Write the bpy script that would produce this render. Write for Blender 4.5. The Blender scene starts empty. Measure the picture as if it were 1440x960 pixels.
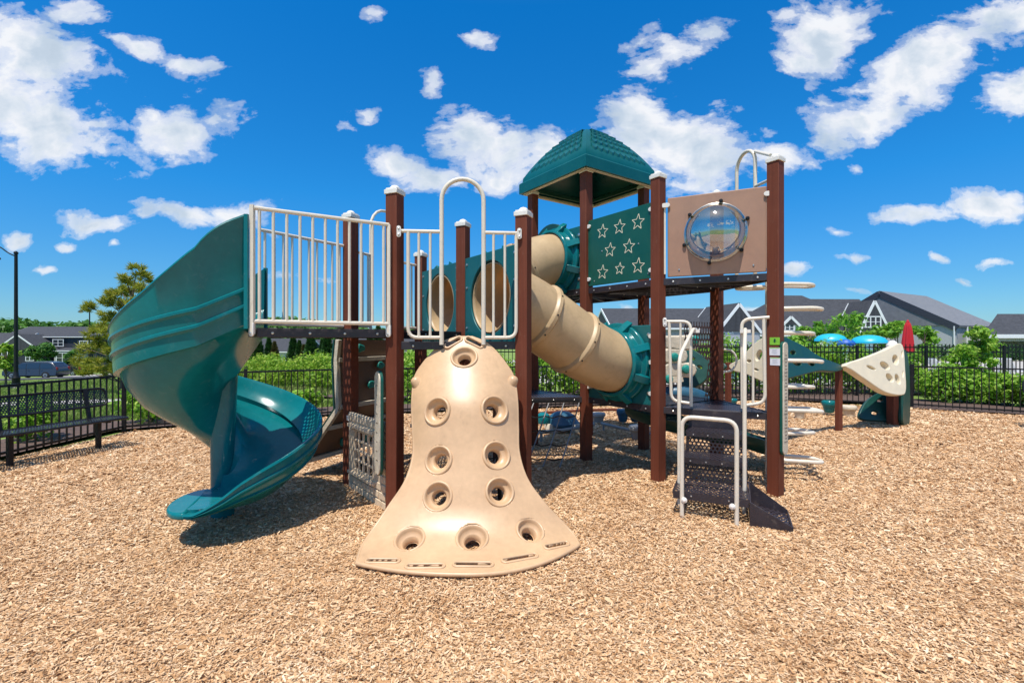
import bpy, bmesh, math, random
import numpy as np
from mathutils import Vector, Matrix, Euler
R = math.radians
scene = bpy.context.scene
COL = scene.collection
random.seed(7)

# ------------------------------------------------------------------ camera
F = 665.0                                   # focal length in pixels of a 1440 px wide picture
CAMH = 1.6
cd = bpy.data.cameras.new("camera"); cam = bpy.data.objects.new("camera", cd); COL.objects.link(cam)
cam.location = (0, 0, CAMH); cam.rotation_euler = (R(90), 0, 0)
cd.sensor_width = 36; cd.lens = F / 1440 * 36; cd.clip_start = 0.05; cd.clip_end = 3000
scene.camera = cam

# ------------------------------------------------------------------ light and exposure
SUN_EL = R(68)
SUN_H = Vector((-0.42, -0.907)).normalized()          # horizontal direction towards the sun
sl = bpy.data.lights.new("sun", 'SUN'); sun = bpy.data.objects.new("sun", sl); COL.objects.link(sun)
sl.energy = 4.6; sl.angle = R(0.5); sl.color = (1.0, 0.955, 0.88)
sdir = Vector((SUN_H.x * math.cos(SUN_EL), SUN_H.y * math.cos(SUN_EL), math.sin(SUN_EL)))
sun.rotation_euler = sdir.to_track_quat('Z', 'Y').to_euler()
scene.view_settings.view_transform = 'Standard'; scene.view_settings.look = 'None'
scene.view_settings.gamma = 1; scene.view_settings.use_curve_mapping = False
scene.view_settings.exposure = 0.25
scene.cycles.max_bounces = 8
scene.cycles.transparent_max_bounces = 24

class NT:
    """tiny helper to write node trees"""
    def __init__(s, tree): s.t = tree; s.n = tree.nodes; s.l = tree.links
    def new(s, typ, ins=None, **props):
        nd = s.n.new(typ)
        for k, v in props.items(): setattr(nd, k, v)
        if ins:
            for k, v in ins.items(): s.put(nd.inputs[k], v)
        return nd
    def put(s, sock, v):
        if isinstance(v, bpy.types.NodeSocket): s.l.new(v, sock)
        else: sock.default_value = v
    def math(s, op, a, b=0.0, c=0.0, clamp=False):
        nd = s.n.new('ShaderNodeMath'); nd.operation = op; nd.use_clamp = clamp
        s.put(nd.inputs[0], a); s.put(nd.inputs[1], b); s.put(nd.inputs[2], c); return nd.outputs[0]
    def vmath(s, op, a, b=(0, 0, 0), out=0):
        nd = s.n.new('ShaderNodeVectorMath'); nd.operation = op
        s.put(nd.inputs[0], a); s.put(nd.inputs[1], b); return nd.outputs[out]
    def mix(s, f, a, b, blend='MIX'):
        nd = s.n.new('ShaderNodeMix'); nd.data_type = 'RGBA'; nd.blend_type = blend
        s.put(nd.inputs[0], f); s.put(nd.inputs[6], a); s.put(nd.inputs[7], b); return nd.outputs[2]
    def ramp(s, f, stops, interp='LINEAR'):
        nd = s.n.new('ShaderNodeValToRGB'); cr = nd.color_ramp; cr.interpolation = interp
        while len(cr.elements) < len(stops): cr.elements.new(0.5)
        for e, (p, c) in zip(cr.elements, stops):
            e.position = p; e.color = (c[0], c[1], c[2], 1) if not isinstance(c, (int, float)) else (c, c, c, 1)
        s.put(nd.inputs[0], f); return nd.outputs[0]
    def noise(s, vec, scale, detail=3, rough=0.5, out=0, dist=0.0):
        nd = s.n.new('ShaderNodeTexNoise'); nd.inputs['Scale'].default_value = scale
        nd.inputs['Detail'].default_value = detail; nd.inputs['Roughness'].default_value = rough
        nd.inputs['Distortion'].default_value = dist
        if vec is not None: s.put(nd.inputs['Vector'], vec)
        return nd.outputs[out]

# ------------------------------------------------------------------ world: sky with cumulus
w = bpy.data.worlds.new("World"); scene.world = w; w.use_nodes = True
t = NT(w.node_tree); t.n.clear()
out = t.new('ShaderNodeOutputWorld'); bg = t.new('ShaderNodeBackground'); t.l.new(bg.outputs[0], out.inputs[0])
bg.inputs[1].default_value = 0.12
sky = t.new('ShaderNodeTexSky'); sky.sky_type = 'NISHITA'; sky.sun_disc = False
sky.sun_elevation = SUN_EL; sky.sun_rotation = math.atan2(SUN_H.x, SUN_H.y)
sky.air_density = 1.0; sky.dust_density = 0.25; sky.ozone_density = 2.2
tc = t.new('ShaderNodeTexCoord')
sp = t.new('ShaderNodeSeparateXYZ', {0: tc.outputs['Generated']})
ay = t.math('MAXIMUM', t.math('ABSOLUTE', sp.outputs[1]), 0.05)
cx_ = t.math('DIVIDE', sp.outputs[0], ay); cz_ = t.math('DIVIDE', sp.outputs[2], ay)
cv = t.new('ShaderNodeCombineXYZ', {0: cx_, 1: cz_, 2: 0.0}).outputs[0]
skycol = t.mix(1.0, sky.outputs[0], t.ramp(sp.outputs[2], [(0.0, (0.38, 0.62, 0.85)), (0.10, (0.26, 0.62, 0.92)), (0.28, (0.10, 0.72, 1.18)), (0.58, (0.03, 0.74, 1.32)), (0.66, (0.3, 0.9, 1.3)), (0.82, (1.5, 1.35, 1.2))]), 'MULTIPLY')  # overhead sky, out of view, is paled to add neutral fill light to shadows
def warp(vec, scale, amp, detail=4):
    nz = t.noise(vec, scale, detail, 0.6, out=1)
    c = t.vmath('SUBTRACT', nz, (0.5, 0.5, 0.5))
    m = t.vmath('MULTIPLY', c, (amp, amp, 0))
    return t.vmath('ADD', vec, m)
wv = warp(warp(cv, 2.6, 0.12, 2), 9.0, 0.05, 5)
# cumulus: (x, y, half width, half height, tilt, strength) in degrees-like tangent units * 665
CL = [(60, 75, 110, 55, -12, 1), (20, 60, 90, 40, 0, .9), (120, 95, 40, 30, 0, .7), (60, 185, 135, 52, -14, 1.0), (0, 150, 70, 70, 0, 1), (120, 15, 45, 22, 0, .8),
      (200, 75, 75, 14, -26, .55), (262, 100, 45, 17, -10, .6), (250, 185, 62, 42, -10, 1), (305, 175, 45, 22, 20, .6), (220, 170, 35, 30, 0, .7),
      (130, 311, 62, 17, -4, .95), (270, 300, 105, 21, -8, .9), (330, 296, 60, 22, 0, .8), (15, 325, 25, 14, 0, .7), (100, 338, 20, 9, 0, .7), (168, 344, 14, 7, 0, .7), (62, 369, 22, 6, 0, .5),
      (605, 112, 20, 24, 0, .75), (528, 20, 16, 16, 0, .5), (668, 42, 36, 12, -5, .55), (520, 163, 32, 12, 12, .5), (485, 183, 22, 9, 0, .4),
      (560, 238, 70, 26, -10, .8), (600, 255, 60, 22, 0, .8), (660, 205, 72, 50, 0, 1), (715, 225, 60, 45, 0, .9), (765, 215, 55, 34, 25, .9), (700, 250, 60, 25, 0, .7),
      (900, 180, 62, 68, 0, 1), (950, 205, 90, 62, -15, 1.05), (1000, 228, 70, 40, 0, .9), (1090, 225, 60, 26, -6, .8), (1075, 200, 25, 15, 0, .5), (900, 250, 80, 30, 0, .9), (980, 260, 80, 20, 0, .7),
      (935, 75, 75, 26, 18, .65), (975, 50, 40, 15, 10, .55), (895, 50, 28, 14, 25, .45), (1160, 45, 85, 62, 12, 1.05), (1130, 85, 50, 25, 0, .9), (1190, 20, 50, 40, 0, .9),
      (1290, 105, 170, 52, 30, 1.05), (1360, 55, 110, 40, 36, .9), (1210, 170, 85, 36, 25, 1), (1300, 130, 70, 40, 30, .9), (1425, 130, 62, 42, 12, 1), (1430, 20, 50, 26, 20, .7),
      (1290, 292, 68, 17, 8, .9), (1400, 285, 72, 24, -4, 1), (1313, 356, 22, 8, 0, .85), (1402, 359, 24, 7, 0, .7), (1201, 236, 12, 11, 30, .55), (1198, 368, 22, 9, -8, .55),
      (1120, 378, 20, 10, 0, .75), (1165, 325, 22, 10, -10, .4), (870, 433, 40, 8, 0, .5), (1060, 437, 22, 6, 0, .5), (1205, 409, 24, 6, 0, .45), (400, 385, 60, 9, 0, .45), (1355, 385, 14, 5, 0, .5)]
dens = None
for (x, y, a, b, rot, s_) in CL:
    mp = t.new('ShaderNodeMapping', {'Vector': wv}, vector_type='TEXTURE')
    mp.inputs['Location'].default_value = ((x - 720) / 665, (480 - y) / 665, 0)
    mp.inputs['Rotation'].default_value = (0, 0, R(rot))
    mp.inputs['Scale'].default_value = (a / 665 * 1.13, b / 665 * 1.13, 1)
    ln = t.vmath('LENGTH', mp.outputs[0], out=1)
    d = t.math('MULTIPLY', t.math('SUBTRACT', 1.0, ln), s_)
    dens = d if dens is None else t.math('MAXIMUM', dens, d)
fb = t.noise(t.vmath('MULTIPLY', cv, (1, 1.3, 1)), 8.5, 12, 0.60)
fb2 = t.noise(t.vmath('ADD', wv, (0.012, -0.03, 0)), 7.0, 5, 0.5)
fib = t.noise(t.new('ShaderNodeMapping', {'Vector': wv, 'Rotation': (0, 0, R(-24)), 'Scale': (1, 2.6, 1)}).outputs[0], 15.0, 8, 0.58)
dd = t.math('ADD', t.math('ADD', dens, t.math('MULTIPLY', t.math('SUBTRACT', fb, 0.53), 2.0)), t.math('MULTIPLY', t.math('SUBTRACT', fib, 0.52), 1.0))
alpha = t.ramp(dd, [(0.02, 0.0), (0.20, 0.32), (0.40, 0.78), (0.68, 1.0)], 'EASE')
alpha = t.math('MULTIPLY', alpha, 0.97)
alpha = t.math('MULTIPLY', alpha, t.math('GREATER_THAN', cz_, 0.015))
shade = t.ramp(t.math('ADD', t.math('MULTIPLY', dd, 0.35), t.math('MULTIPLY', t.math('SUBTRACT', fb2, 0.5), 1.9)), [(0.0, (6.5, 6.65, 6.9)), (0.10, (6.5, 6.6, 6.85)), (0.24, (5.3, 5.75, 6.3)), (0.42, (4.1, 4.8, 5.6)), (0.7, (3.5, 4.2, 5.0))])
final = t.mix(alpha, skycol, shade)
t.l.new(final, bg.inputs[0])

# ------------------------------------------------------------------ materials
M = {}
def mat(name, color, rough=0.5, metal=0.0, noise=0.0, nscale=6.0, bump=0.0, bscale=40.0, spec=0.5, coat=0.0, rim=None):
    m = bpy.data.materials.new(name); m.use_nodes = True; t = NT(m.node_tree); b = m.node_tree.nodes['Principled BSDF']
    tc = t.new('ShaderNodeTexCoord')
    b.inputs['Base Color'].default_value = (*color, 1); b.inputs['Roughness'].default_value = rough; b.inputs['Metallic'].default_value = metal
    b.inputs['Specular IOR Level'].default_value = spec; b.inputs['Coat Weight'].default_value = coat; b.inputs['Coat Roughness'].default_value = 0.1
    if noise:
        n1 = t.noise(tc.outputs['Object'], nscale, 6, 0.6); n2 = t.noise(tc.outputs['Object'], nscale * 9, 3, 0.6)
        f = t.math('ADD', t.math('MULTIPLY', n1, 0.7), t.math('MULTIPLY', n2, 0.3))
        dk = tuple(c * (1 - noise) for c in color); lt = tuple(min(1, c * (1 + noise) + 0.02 * noise) for c in color)
        t.l.new(t.ramp(f, [(0.32, dk), (0.68, lt)]), b.inputs['Base Color'])
        t.l.new(t.ramp(n1, [(0.3, rough * 0.85), (0.7, min(1, rough * 1.25))]), b.inputs['Roughness'])
    if bump:
        bn = t.new('ShaderNodeBump', {'Strength': bump, 'Distance': 0.01, 'Height': t.noise(tc.outputs['Object'], bscale, 4, 0.6)})
        t.l.new(bn.outputs[0], b.inputs['Normal'])
    M[name] = m; return m
mat('teal_plastic', (0.003, 0.14, 0.15), 0.17, noise=0.15, nscale=2.2, bump=0.04, bscale=5, spec=0.36)
mat('teal_panel', (0.003, 0.105, 0.110), 0.38, noise=0.18, nscale=3, bump=0.04, bscale=120)
mat('green_panel', (0.002, 0.080, 0.055), 0.42, noise=0.12, nscale=4, bump=0.05, bscale=200)
mat('dark_green', (0.004, 0.050, 0.038), 0.4, noise=0.2, nscale=3, bump=0.03)
mat('roof_teal', (0.003, 0.098, 0.098), 0.30, noise=0.12, nscale=3)
mat('beige_plastic', (0.58, 0.375, 0.21), 0.37, noise=0.14, nscale=2.4, bump=0.05, bscale=6)
mat('tube_plastic', (0.62, 0.46, 0.26), 0.36, noise=0.14, nscale=3, bump=0.08, bscale=5)
mat('stone_plastic', (0.58, 0.50, 0.38), 0.6, noise=0.22, nscale=9, bump=0.5, bscale=26)
mat('cream_coat', (0.70, 0.62, 0.50), 0.33, noise=0.05, nscale=12)
mat('cap_white', (0.74, 0.70, 0.64), 0.5, noise=0.08, nscale=20)
mat('tan_panel', (0.34, 0.19, 0.125), 0.55, noise=0.08, nscale=5, bump=0.12, bscale=300)
mat('brown_board', (0.17, 0.10, 0.06), 0.6, noise=0.15, nscale=5)
mat('deck_coat', (0.026, 0.019, 0.024), 0.42, noise=0.25, nscale=7, bump=0.1, bscale=150)
mat('black_coat', (0.008, 0.008, 0.009), 0.45, noise=0.2, nscale=10, spec=0.3)
mat('cream_plastic', (0.70, 0.61, 0.44), 0.42, noise=0.08, nscale=6, bump=0.05, bscale=12)
mat('bolt_metal', (0.62, 0.60, 0.57), 0.3, 0.9)
mat('star_ink', (0.75, 0.68, 0.50), 0.5)
mat('chain_grey', (0.22, 0.22, 0.23), 0.45, 0.3, noise=0.2)
mat('grey_plastic', (0.34, 0.32, 0.30), 0.55, noise=0.15, nscale=8, bump=0.1)
mat('blue_plastic', (0.02, 0.09, 0.15), 0.4, noise=0.2, nscale=5)
mat('holds_teal', (0.01, 0.22, 0.18), 0.4, noise=0.1)
mat('asphalt', (0.055, 0.055, 0.058), 0.9, noise=0.2, nscale=3, bump=0.3, bscale=80)
mat('concrete', (0.42, 0.39, 0.35), 0.85, noise=0.12, nscale=0.8, bump=0.1, bscale=60)
mat('siding_dark', (0.030, 0.036, 0.055), 0.7, noise=0.1)
mat('siding_grey', (0.40, 0.405, 0.43), 0.75, noise=0.05)
mat('siding_pale', (0.48, 0.48, 0.46), 0.75, noise=0.06)
mat('trim_white', (0.78, 0.78, 0.77), 0.55, noise=0.03)
mat('stone_wall', (0.34, 0.29, 0.23), 0.85, noise=0.3, nscale=4, bump=0.4, bscale=10)
mat('window_glass', (0.02, 0.03, 0.04), 0.06, spec=0.9)
mat('car_paint', (0.035, 0.042, 0.060), 0.3, 0.2, coat=0.5)
mat('wall_plastic', (0.66, 0.52, 0.36), 0.6, noise=0.12, nscale=9, bump=0.3, bscale=26)
mat('hall_roof', (0.16, 0.165, 0.18), 0.8, noise=0.2, nscale=3)
mat('rubber', (0.014, 0.014, 0.014), 0.8)
mat('wheel_metal', (0.4, 0.4, 0.42), 0.35, 0.8)
mat('lamp_glass', (0.7, 0.7, 0.66), 0.15)
mat('red_cloth', (0.50, 0.012, 0.022), 0.8, noise=0.15, nscale=6)
mat('cyan_shell', (0.02, 0.42, 0.58), 0.35, noise=0.06)
mat('blue_shell', (0.01, 0.10, 0.42), 0.4)
mat('bark', (0.11, 0.075, 0.05), 0.9, noise=0.3, nscale=8, bump=0.6, bscale=30)
mat('sticker_green', (0.22, 0.52, 0.04), 0.5); mat('sticker_white', (0.72, 0.72, 0.76), 0.5); mat('ink_grey', (0.25, 0.27, 0.33), 0.6); mat('ink_brown', (0.13, 0.08, 0.05), 0.6)
mat('tail_red', (0.35, 0.01, 0.01), 0.3)

def siding_lines(m, period, axis=2, depth=0.5):
    """lap siding / batten relief as bump"""
    t = NT(m.node_tree); b = m.node_tree.nodes['Principled BSDF']
    tc = t.new('ShaderNodeTexCoord'); s = t.new('ShaderNodeSeparateXYZ', {0: tc.outputs['Object']})
    f = t.math('FRACT', t.math('DIVIDE', s.outputs[axis], period))
    bn = t.new('ShaderNodeBump', {'Strength': depth, 'Distance': 0.03, 'Height': f}); t.l.new(bn.outputs[0], b.inputs['Normal'])
siding_lines(M['siding_dark'], 0.16); siding_lines(M['siding_pale'], 0.16); siding_lines(M['siding_grey'], 0.4, 0)

def post_material():
    """extruded recycled-plastic post: fine vertical graining, small scuffs"""
    m = mat('post_brown', (0.082, 0.024, 0.017), 0.55, spec=0.12); t = NT(m.node_tree); b = m.node_tree.nodes['Principled BSDF']
    tc = t.new('ShaderNodeTexCoord'); v = t.vmath('MULTIPLY', tc.outputs['Object'], (60, 60, 1.2))
    n1 = t.noise(v, 1.0, 4, 0.6); n2 = t.noise(tc.outputs['Object'], 2.0, 4, 0.6)
    f = t.math('ADD', t.math('MULTIPLY', n1, 0.5), t.math('MULTIPLY', n2, 0.5))
    t.l.new(t.ramp(f, [(0.3, (0.115, 0.032, 0.018)), (0.55, (0.155, 0.046, 0.026)), (0.75, (0.20, 0.066, 0.038))]), b.inputs['Base Color'])
    bn = t.new('ShaderNodeBump', {'Strength': 0.15, 'Distance': 0.003, 'Height': n1}); t.l.new(bn.outputs[0], b.inputs['Normal'])
post_material()

def shingle_material():
    m = mat('roof_shingle', (0.05, 0.052, 0.06), 0.9); t = NT(m.node_tree); b = m.node_tree.nodes['Principled BSDF']
    tc = t.new('ShaderNodeTexCoord')
    br = t.new('ShaderNodeTexBrick', {'Vector': tc.outputs['Object'], 'Color1': (0.030, 0.032, 0.038, 1), 'Color2': (0.062, 0.064, 0.074, 1), 'Mortar': (0.02, 0.02, 0.024, 1), 'Scale': 2.0, 'Mortar Size': 0.01})
    n = t.noise(tc.outputs['Object'], 6.0, 5, 0.7)
    t.l.new(t.mix(0.5, br.outputs[0], t.ramp(n, [(0.3, (0.02, 0.022, 0.027)), (0.7, (0.075, 0.078, 0.088))])), b.inputs['Base Color'])
shingle_material()

def perforated(name, base, cell, hole, axes=(0, 1)):
    """sheet metal with staggered round holes (really open)"""
    m = bpy.data.materials.new(name); m.use_nodes = True; t = NT(m.node_tree); b = m.node_tree.nodes['Principled BSDF']
    b.inputs['Base Color'].default_value = (*base, 1); b.inputs['Roughness'].default_value = 0.42
    tc = t.new('ShaderNodeTexCoord'); s = t.new('ShaderNodeSeparateXYZ', {0: tc.outputs['UV']})
    u = t.math('DIVIDE', s.outputs[0], cell); v = t.math('DIVIDE', s.outputs[1], cell * 0.87)
    row = t.math('FLOOR', v); off = t.math('MULTIPLY', t.math('MODULO', t.math('ABSOLUTE', row), 2.0), 0.5)
    fu = t.math('SUBTRACT', t.math('FRACT', t.math('ADD', u, off)), 0.5); fv = t.math('SUBTRACT', t.math('FRACT', v), 0.5)
    r2 = t.math('SQRT', t.math('ADD', t.math('MULTIPLY', fu, fu), t.math('MULTIPLY', t.math('MULTIPLY', fv, fv), 0.76)))
    holef = t.math('LESS_THAN', r2, hole)
    tr = t.new('ShaderNodeBsdfTransparent'); mx = t.new('ShaderNodeMixShader', {0: holef, 1: b.outputs[0], 2: tr.outputs[0]})
    t.l.new(mx.outputs[0], m.node_tree.nodes['Material Output'].inputs[0])
    M[name] = m
perforated('perf_deck', (0.030, 0.023, 0.030), 0.045, 0.27)
perforated('perf_riser', (0.030, 0.022, 0.026), 0.040, 0.31)
perforated('perf_brown', (0.085, 0.028, 0.02), 0.055, 0.33)
perforated('perf_black', (0.014, 0.014, 0.016), 0.032, 0.30)

def leaf_mat(name, stops, trans=0.35, rough=0.5):
    m = bpy.data.materials.new(name); m.use_nodes = True; t = NT(m.node_tree); b = m.node_tree.nodes['Principled BSDF']
    g = t.new('ShaderNodeNewGeometry'); tc = t.new('ShaderNodeTexCoord')
    n = t.noise(tc.outputs['Object'], 1.6, 3, 0.6)
    f = t.math('ADD', t.math('MULTIPLY', g.outputs['Random Per Island'], 0.6), t.math('MULTIPLY', n, 0.4))
    c = t.ramp(f, stops); t.l.new(c, b.inputs['Base Color']); b.inputs['Roughness'].default_value = rough
    b.inputs['Specular IOR Level'].default_value = 0.3
    tl = t.new('ShaderNodeBsdfTranslucent', {0: c}); mx = t.new('ShaderNodeMixShader', {0: trans, 1: b.outputs[0], 2: tl.outputs[0]})
    t.l.new(mx.outputs[0], m.node_tree.nodes['Material Output'].inputs[0]); M[name] = m
leaf_mat('leaf_hedge', [(0.15, (0.11, 0.25, 0.012)), (0.5, (0.25, 0.44, 0.03)), (0.85, (0.46, 0.54, 0.09))], 0.45)
leaf_mat('leaf_shrub', [(0.15, (0.08, 0.22, 0.014)), (0.5, (0.22, 0.45, 0.03)), (0.85, (0.52, 0.66, 0.12))], 0.45)
leaf_mat('leaf_tree', [(0.15, (0.09, 0.24, 0.02)), (0.5, (0.18, 0.40, 0.035)), (0.85, (0.34, 0.52, 0.07))], 0.45)
leaf_mat('leaf_dark', [(0.15, (0.012, 0.045, 0.01)), (0.5, (0.03, 0.09, 0.02)), (0.85, (0.06, 0.14, 0.03))], 0.25)
leaf_mat('leaf_forest', [(0.15, (0.035, 0.11, 0.02)), (0.5, (0.075, 0.20, 0.03)), (0.85, (0.15, 0.30, 0.05))], 0.35)
leaf_mat('needle_pine', [(0.15, (0.14, 0.18, 0.015)), (0.5, (0.30, 0.34, 0.03)), (0.85, (0.52, 0.44, 0.08))], 0.4)
leaf_mat('needle_brown', [(0.15, (0.07, 0.05, 0.02)), (0.5, (0.13, 0.09, 0.03)), (0.85, (0.10, 0.13, 0.03))], 0.2)
leaf_mat('grass_blades', [(0.15, (0.12, 0.20, 0.03)), (0.5, (0.20, 0.30, 0.05)), (0.85, (0.36, 0.38, 0.12))], 0.3)
leaf_mat('chip', [(0.12, (0.27, 0.12, 0.045)), (0.28, (0.49, 0.27, 0.12)), (0.5, (0.65, 0.405, 0.215)), (0.70, (0.75, 0.52, 0.31)), (0.9, (0.88, 0.71, 0.50))], 0.0, 0.75)
leaf_mat('mulch_bits', [(0.2, (0.05, 0.028, 0.022)), (0.5, (0.12, 0.07, 0.055)), (0.85, (0.24, 0.16, 0.12))], 0.0, 0.9)

def ground_mats():
    m = mat('chip_floor', (0.4, 0.25, 0.14), 0.9); t = NT(m.node_tree); b = m.node_tree.nodes['Principled BSDF']
    tc = t.new('ShaderNodeTexCoord'); o = tc.outputs['Object']
    v1 = t.vmath('MULTIPLY', o, (1, 2.6, 1)); v2 = t.new('ShaderNodeMapping', {'Vector': o, 'Rotation': (0, 0, R(60)), 'Scale': (1, 2.8, 1)}).outputs[0]
    a1 = t.new('ShaderNodeTexVoronoi', {'Vector': v1, 'Scale': 34.0}); a2 = t.new('ShaderNodeTexVoronoi', {'Vector': v2, 'Scale': 30.0})
    c = t.math('MULTIPLY', t.math('ADD', t.new('ShaderNodeSeparateColor', {0: a1.outputs['Color']}).outputs[0], t.new('ShaderNodeSeparateColor', {0: a2.outputs['Color']}).outputs[1]), 0.5)
    t.l.new(t.ramp(c, [(0.1, (0.20, 0.10, 0.045)), (0.35, (0.44, 0.26, 0.13)), (0.6, (0.64, 0.43, 0.24)), (0.85, (0.82, 0.64, 0.42))]), b.inputs['Base Color'])
    bn = t.new('ShaderNodeBump', {'Strength': 0.9, 'Distance': 0.015, 'Height': t.math('ADD', a1.outputs['Distance'], a2.outputs['Distance'])}); t.l.new(bn.outputs[0], b.inputs['Normal'])
    m = mat('lawn', (0.1, 0.2, 0.03), 0.9); t = NT(m.node_tree); b = m.node_tree.nodes['Principled BSDF']
    tc = t.new('ShaderNodeTexCoord'); o = tc.outputs['Object']
    n1 = t.noise(o, 0.25, 5, 0.65); n2 = t.noise(o, 9, 4, 0.7)
    f = t.math('ADD', t.math('MULTIPLY', n1, 0.6), t.math('MULTIPLY', n2, 0.4))
    t.l.new(t.ramp(f, [(0.3, (0.09, 0.17, 0.025)), (0.5, (0.17, 0.26, 0.04)), (0.7, (0.32, 0.33, 0.10))]), b.inputs['Base Color'])
    bn = t.new('ShaderNodeBump', {'Strength': 0.6, 'Distance': 0.05, 'Height': n2}); t.l.new(bn.outputs[0], b.inputs['Normal'])
    mat('mulch', (0.10, 0.06, 0.045), 0.95, noise=0.5, nscale=14, bump=0.8, bscale=60)
ground_mats()

m = bpy.data.materials.new('clear_dome'); m.use_nodes = True; t = NT(m.node_tree); b = m.node_tree.nodes['Principled BSDF']
gl = t.new('ShaderNodeBsdfGlossy', {0: (1, 0.96, 0.88, 1), 1: 0.03}); tr = t.new('ShaderNodeBsdfTransparent', {0: (0.66, 0.66, 0.62, 1)})
lw = t.new('ShaderNodeLayerWeight', {0: 0.35}); mx = t.new('ShaderNodeMixShader', {0: t.ramp(lw.outputs[1], [(0.0, 0.34), (0.6, 0.5), (1.0, 0.9)]), 1: tr.outputs[0], 2: gl.outputs[0]})
t.l.new(mx.outputs[0], m.node_tree.nodes['Material Output'].inputs[0]); M['clear_dome'] = m

def glow_through(name, col, f):
    m = M[name]; t = NT(m.node_tree); b = m.node_tree.nodes['Principled BSDF']; tl = t.new('ShaderNodeBsdfTranslucent', {0: col}); mx = t.new('ShaderNodeMixShader', {0: f, 1: b.outputs[0], 2: tl.outputs[0]})
    t.l.new(mx.outputs[0], m.node_tree.nodes['Material Output'].inputs[0])
glow_through('tube_plastic', (0.80, 0.42, 0.09, 1), 0.28)
def scuffs(name, col, amt, scale=(3, 3, 9), lo=.60):
    """worn and dusty marks with shapes of their own"""
    m = M[name]; t = NT(m.node_tree); b = m.node_tree.nodes['Principled BSDF']; tc = t.new('ShaderNodeTexCoord'); src = b.inputs['Base Color'].links[0].from_socket if b.inputs['Base Color'].links else tuple(b.inputs['Base Color'].default_value)
    v = t.vmath('MULTIPLY', tc.outputs['Object'], scale); n1 = t.noise(v, 2.2, 8, 0.72, dist=0.6); n2 = t.noise(tc.outputs['Object'], 1.1, 2, 0.5)
    f = t.math('MULTIPLY', t.ramp(n1, [(lo - .04, 0.0), (lo + .06, 1.0)]), t.math('MULTIPLY', n2, amt * 2))
    t.l.new(t.mix(f, src, (*col, 1)), b.inputs['Base Color'])
scuffs('beige_plastic', (0.30, 0.18, 0.10), 0.16, (4, 4, 2)); scuffs('tube_plastic', (0.28, 0.19, 0.10), 0.25, (3, 3, 3)); scuffs('teal_plastic', (0.10, 0.22, 0.22), 0.22, (5, 5, 5)); scuffs('post_brown', (0.28, 0.17, 0.12), 0.25, (20, 20, 5), .62); scuffs('cream_coat', (0.36, 0.29, 0.21), 0.25, (14, 14, 4), .60); scuffs('deck_coat', (0.14, 0.11, 0.09), 0.4, (8, 8, 8)); scuffs('tan_panel', (0.24, 0.14, 0.10), 0.25, (5, 5, 2)); scuffs('cap_white', (0.4, 0.34, 0.28), 0.4, (12, 12, 12))
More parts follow.
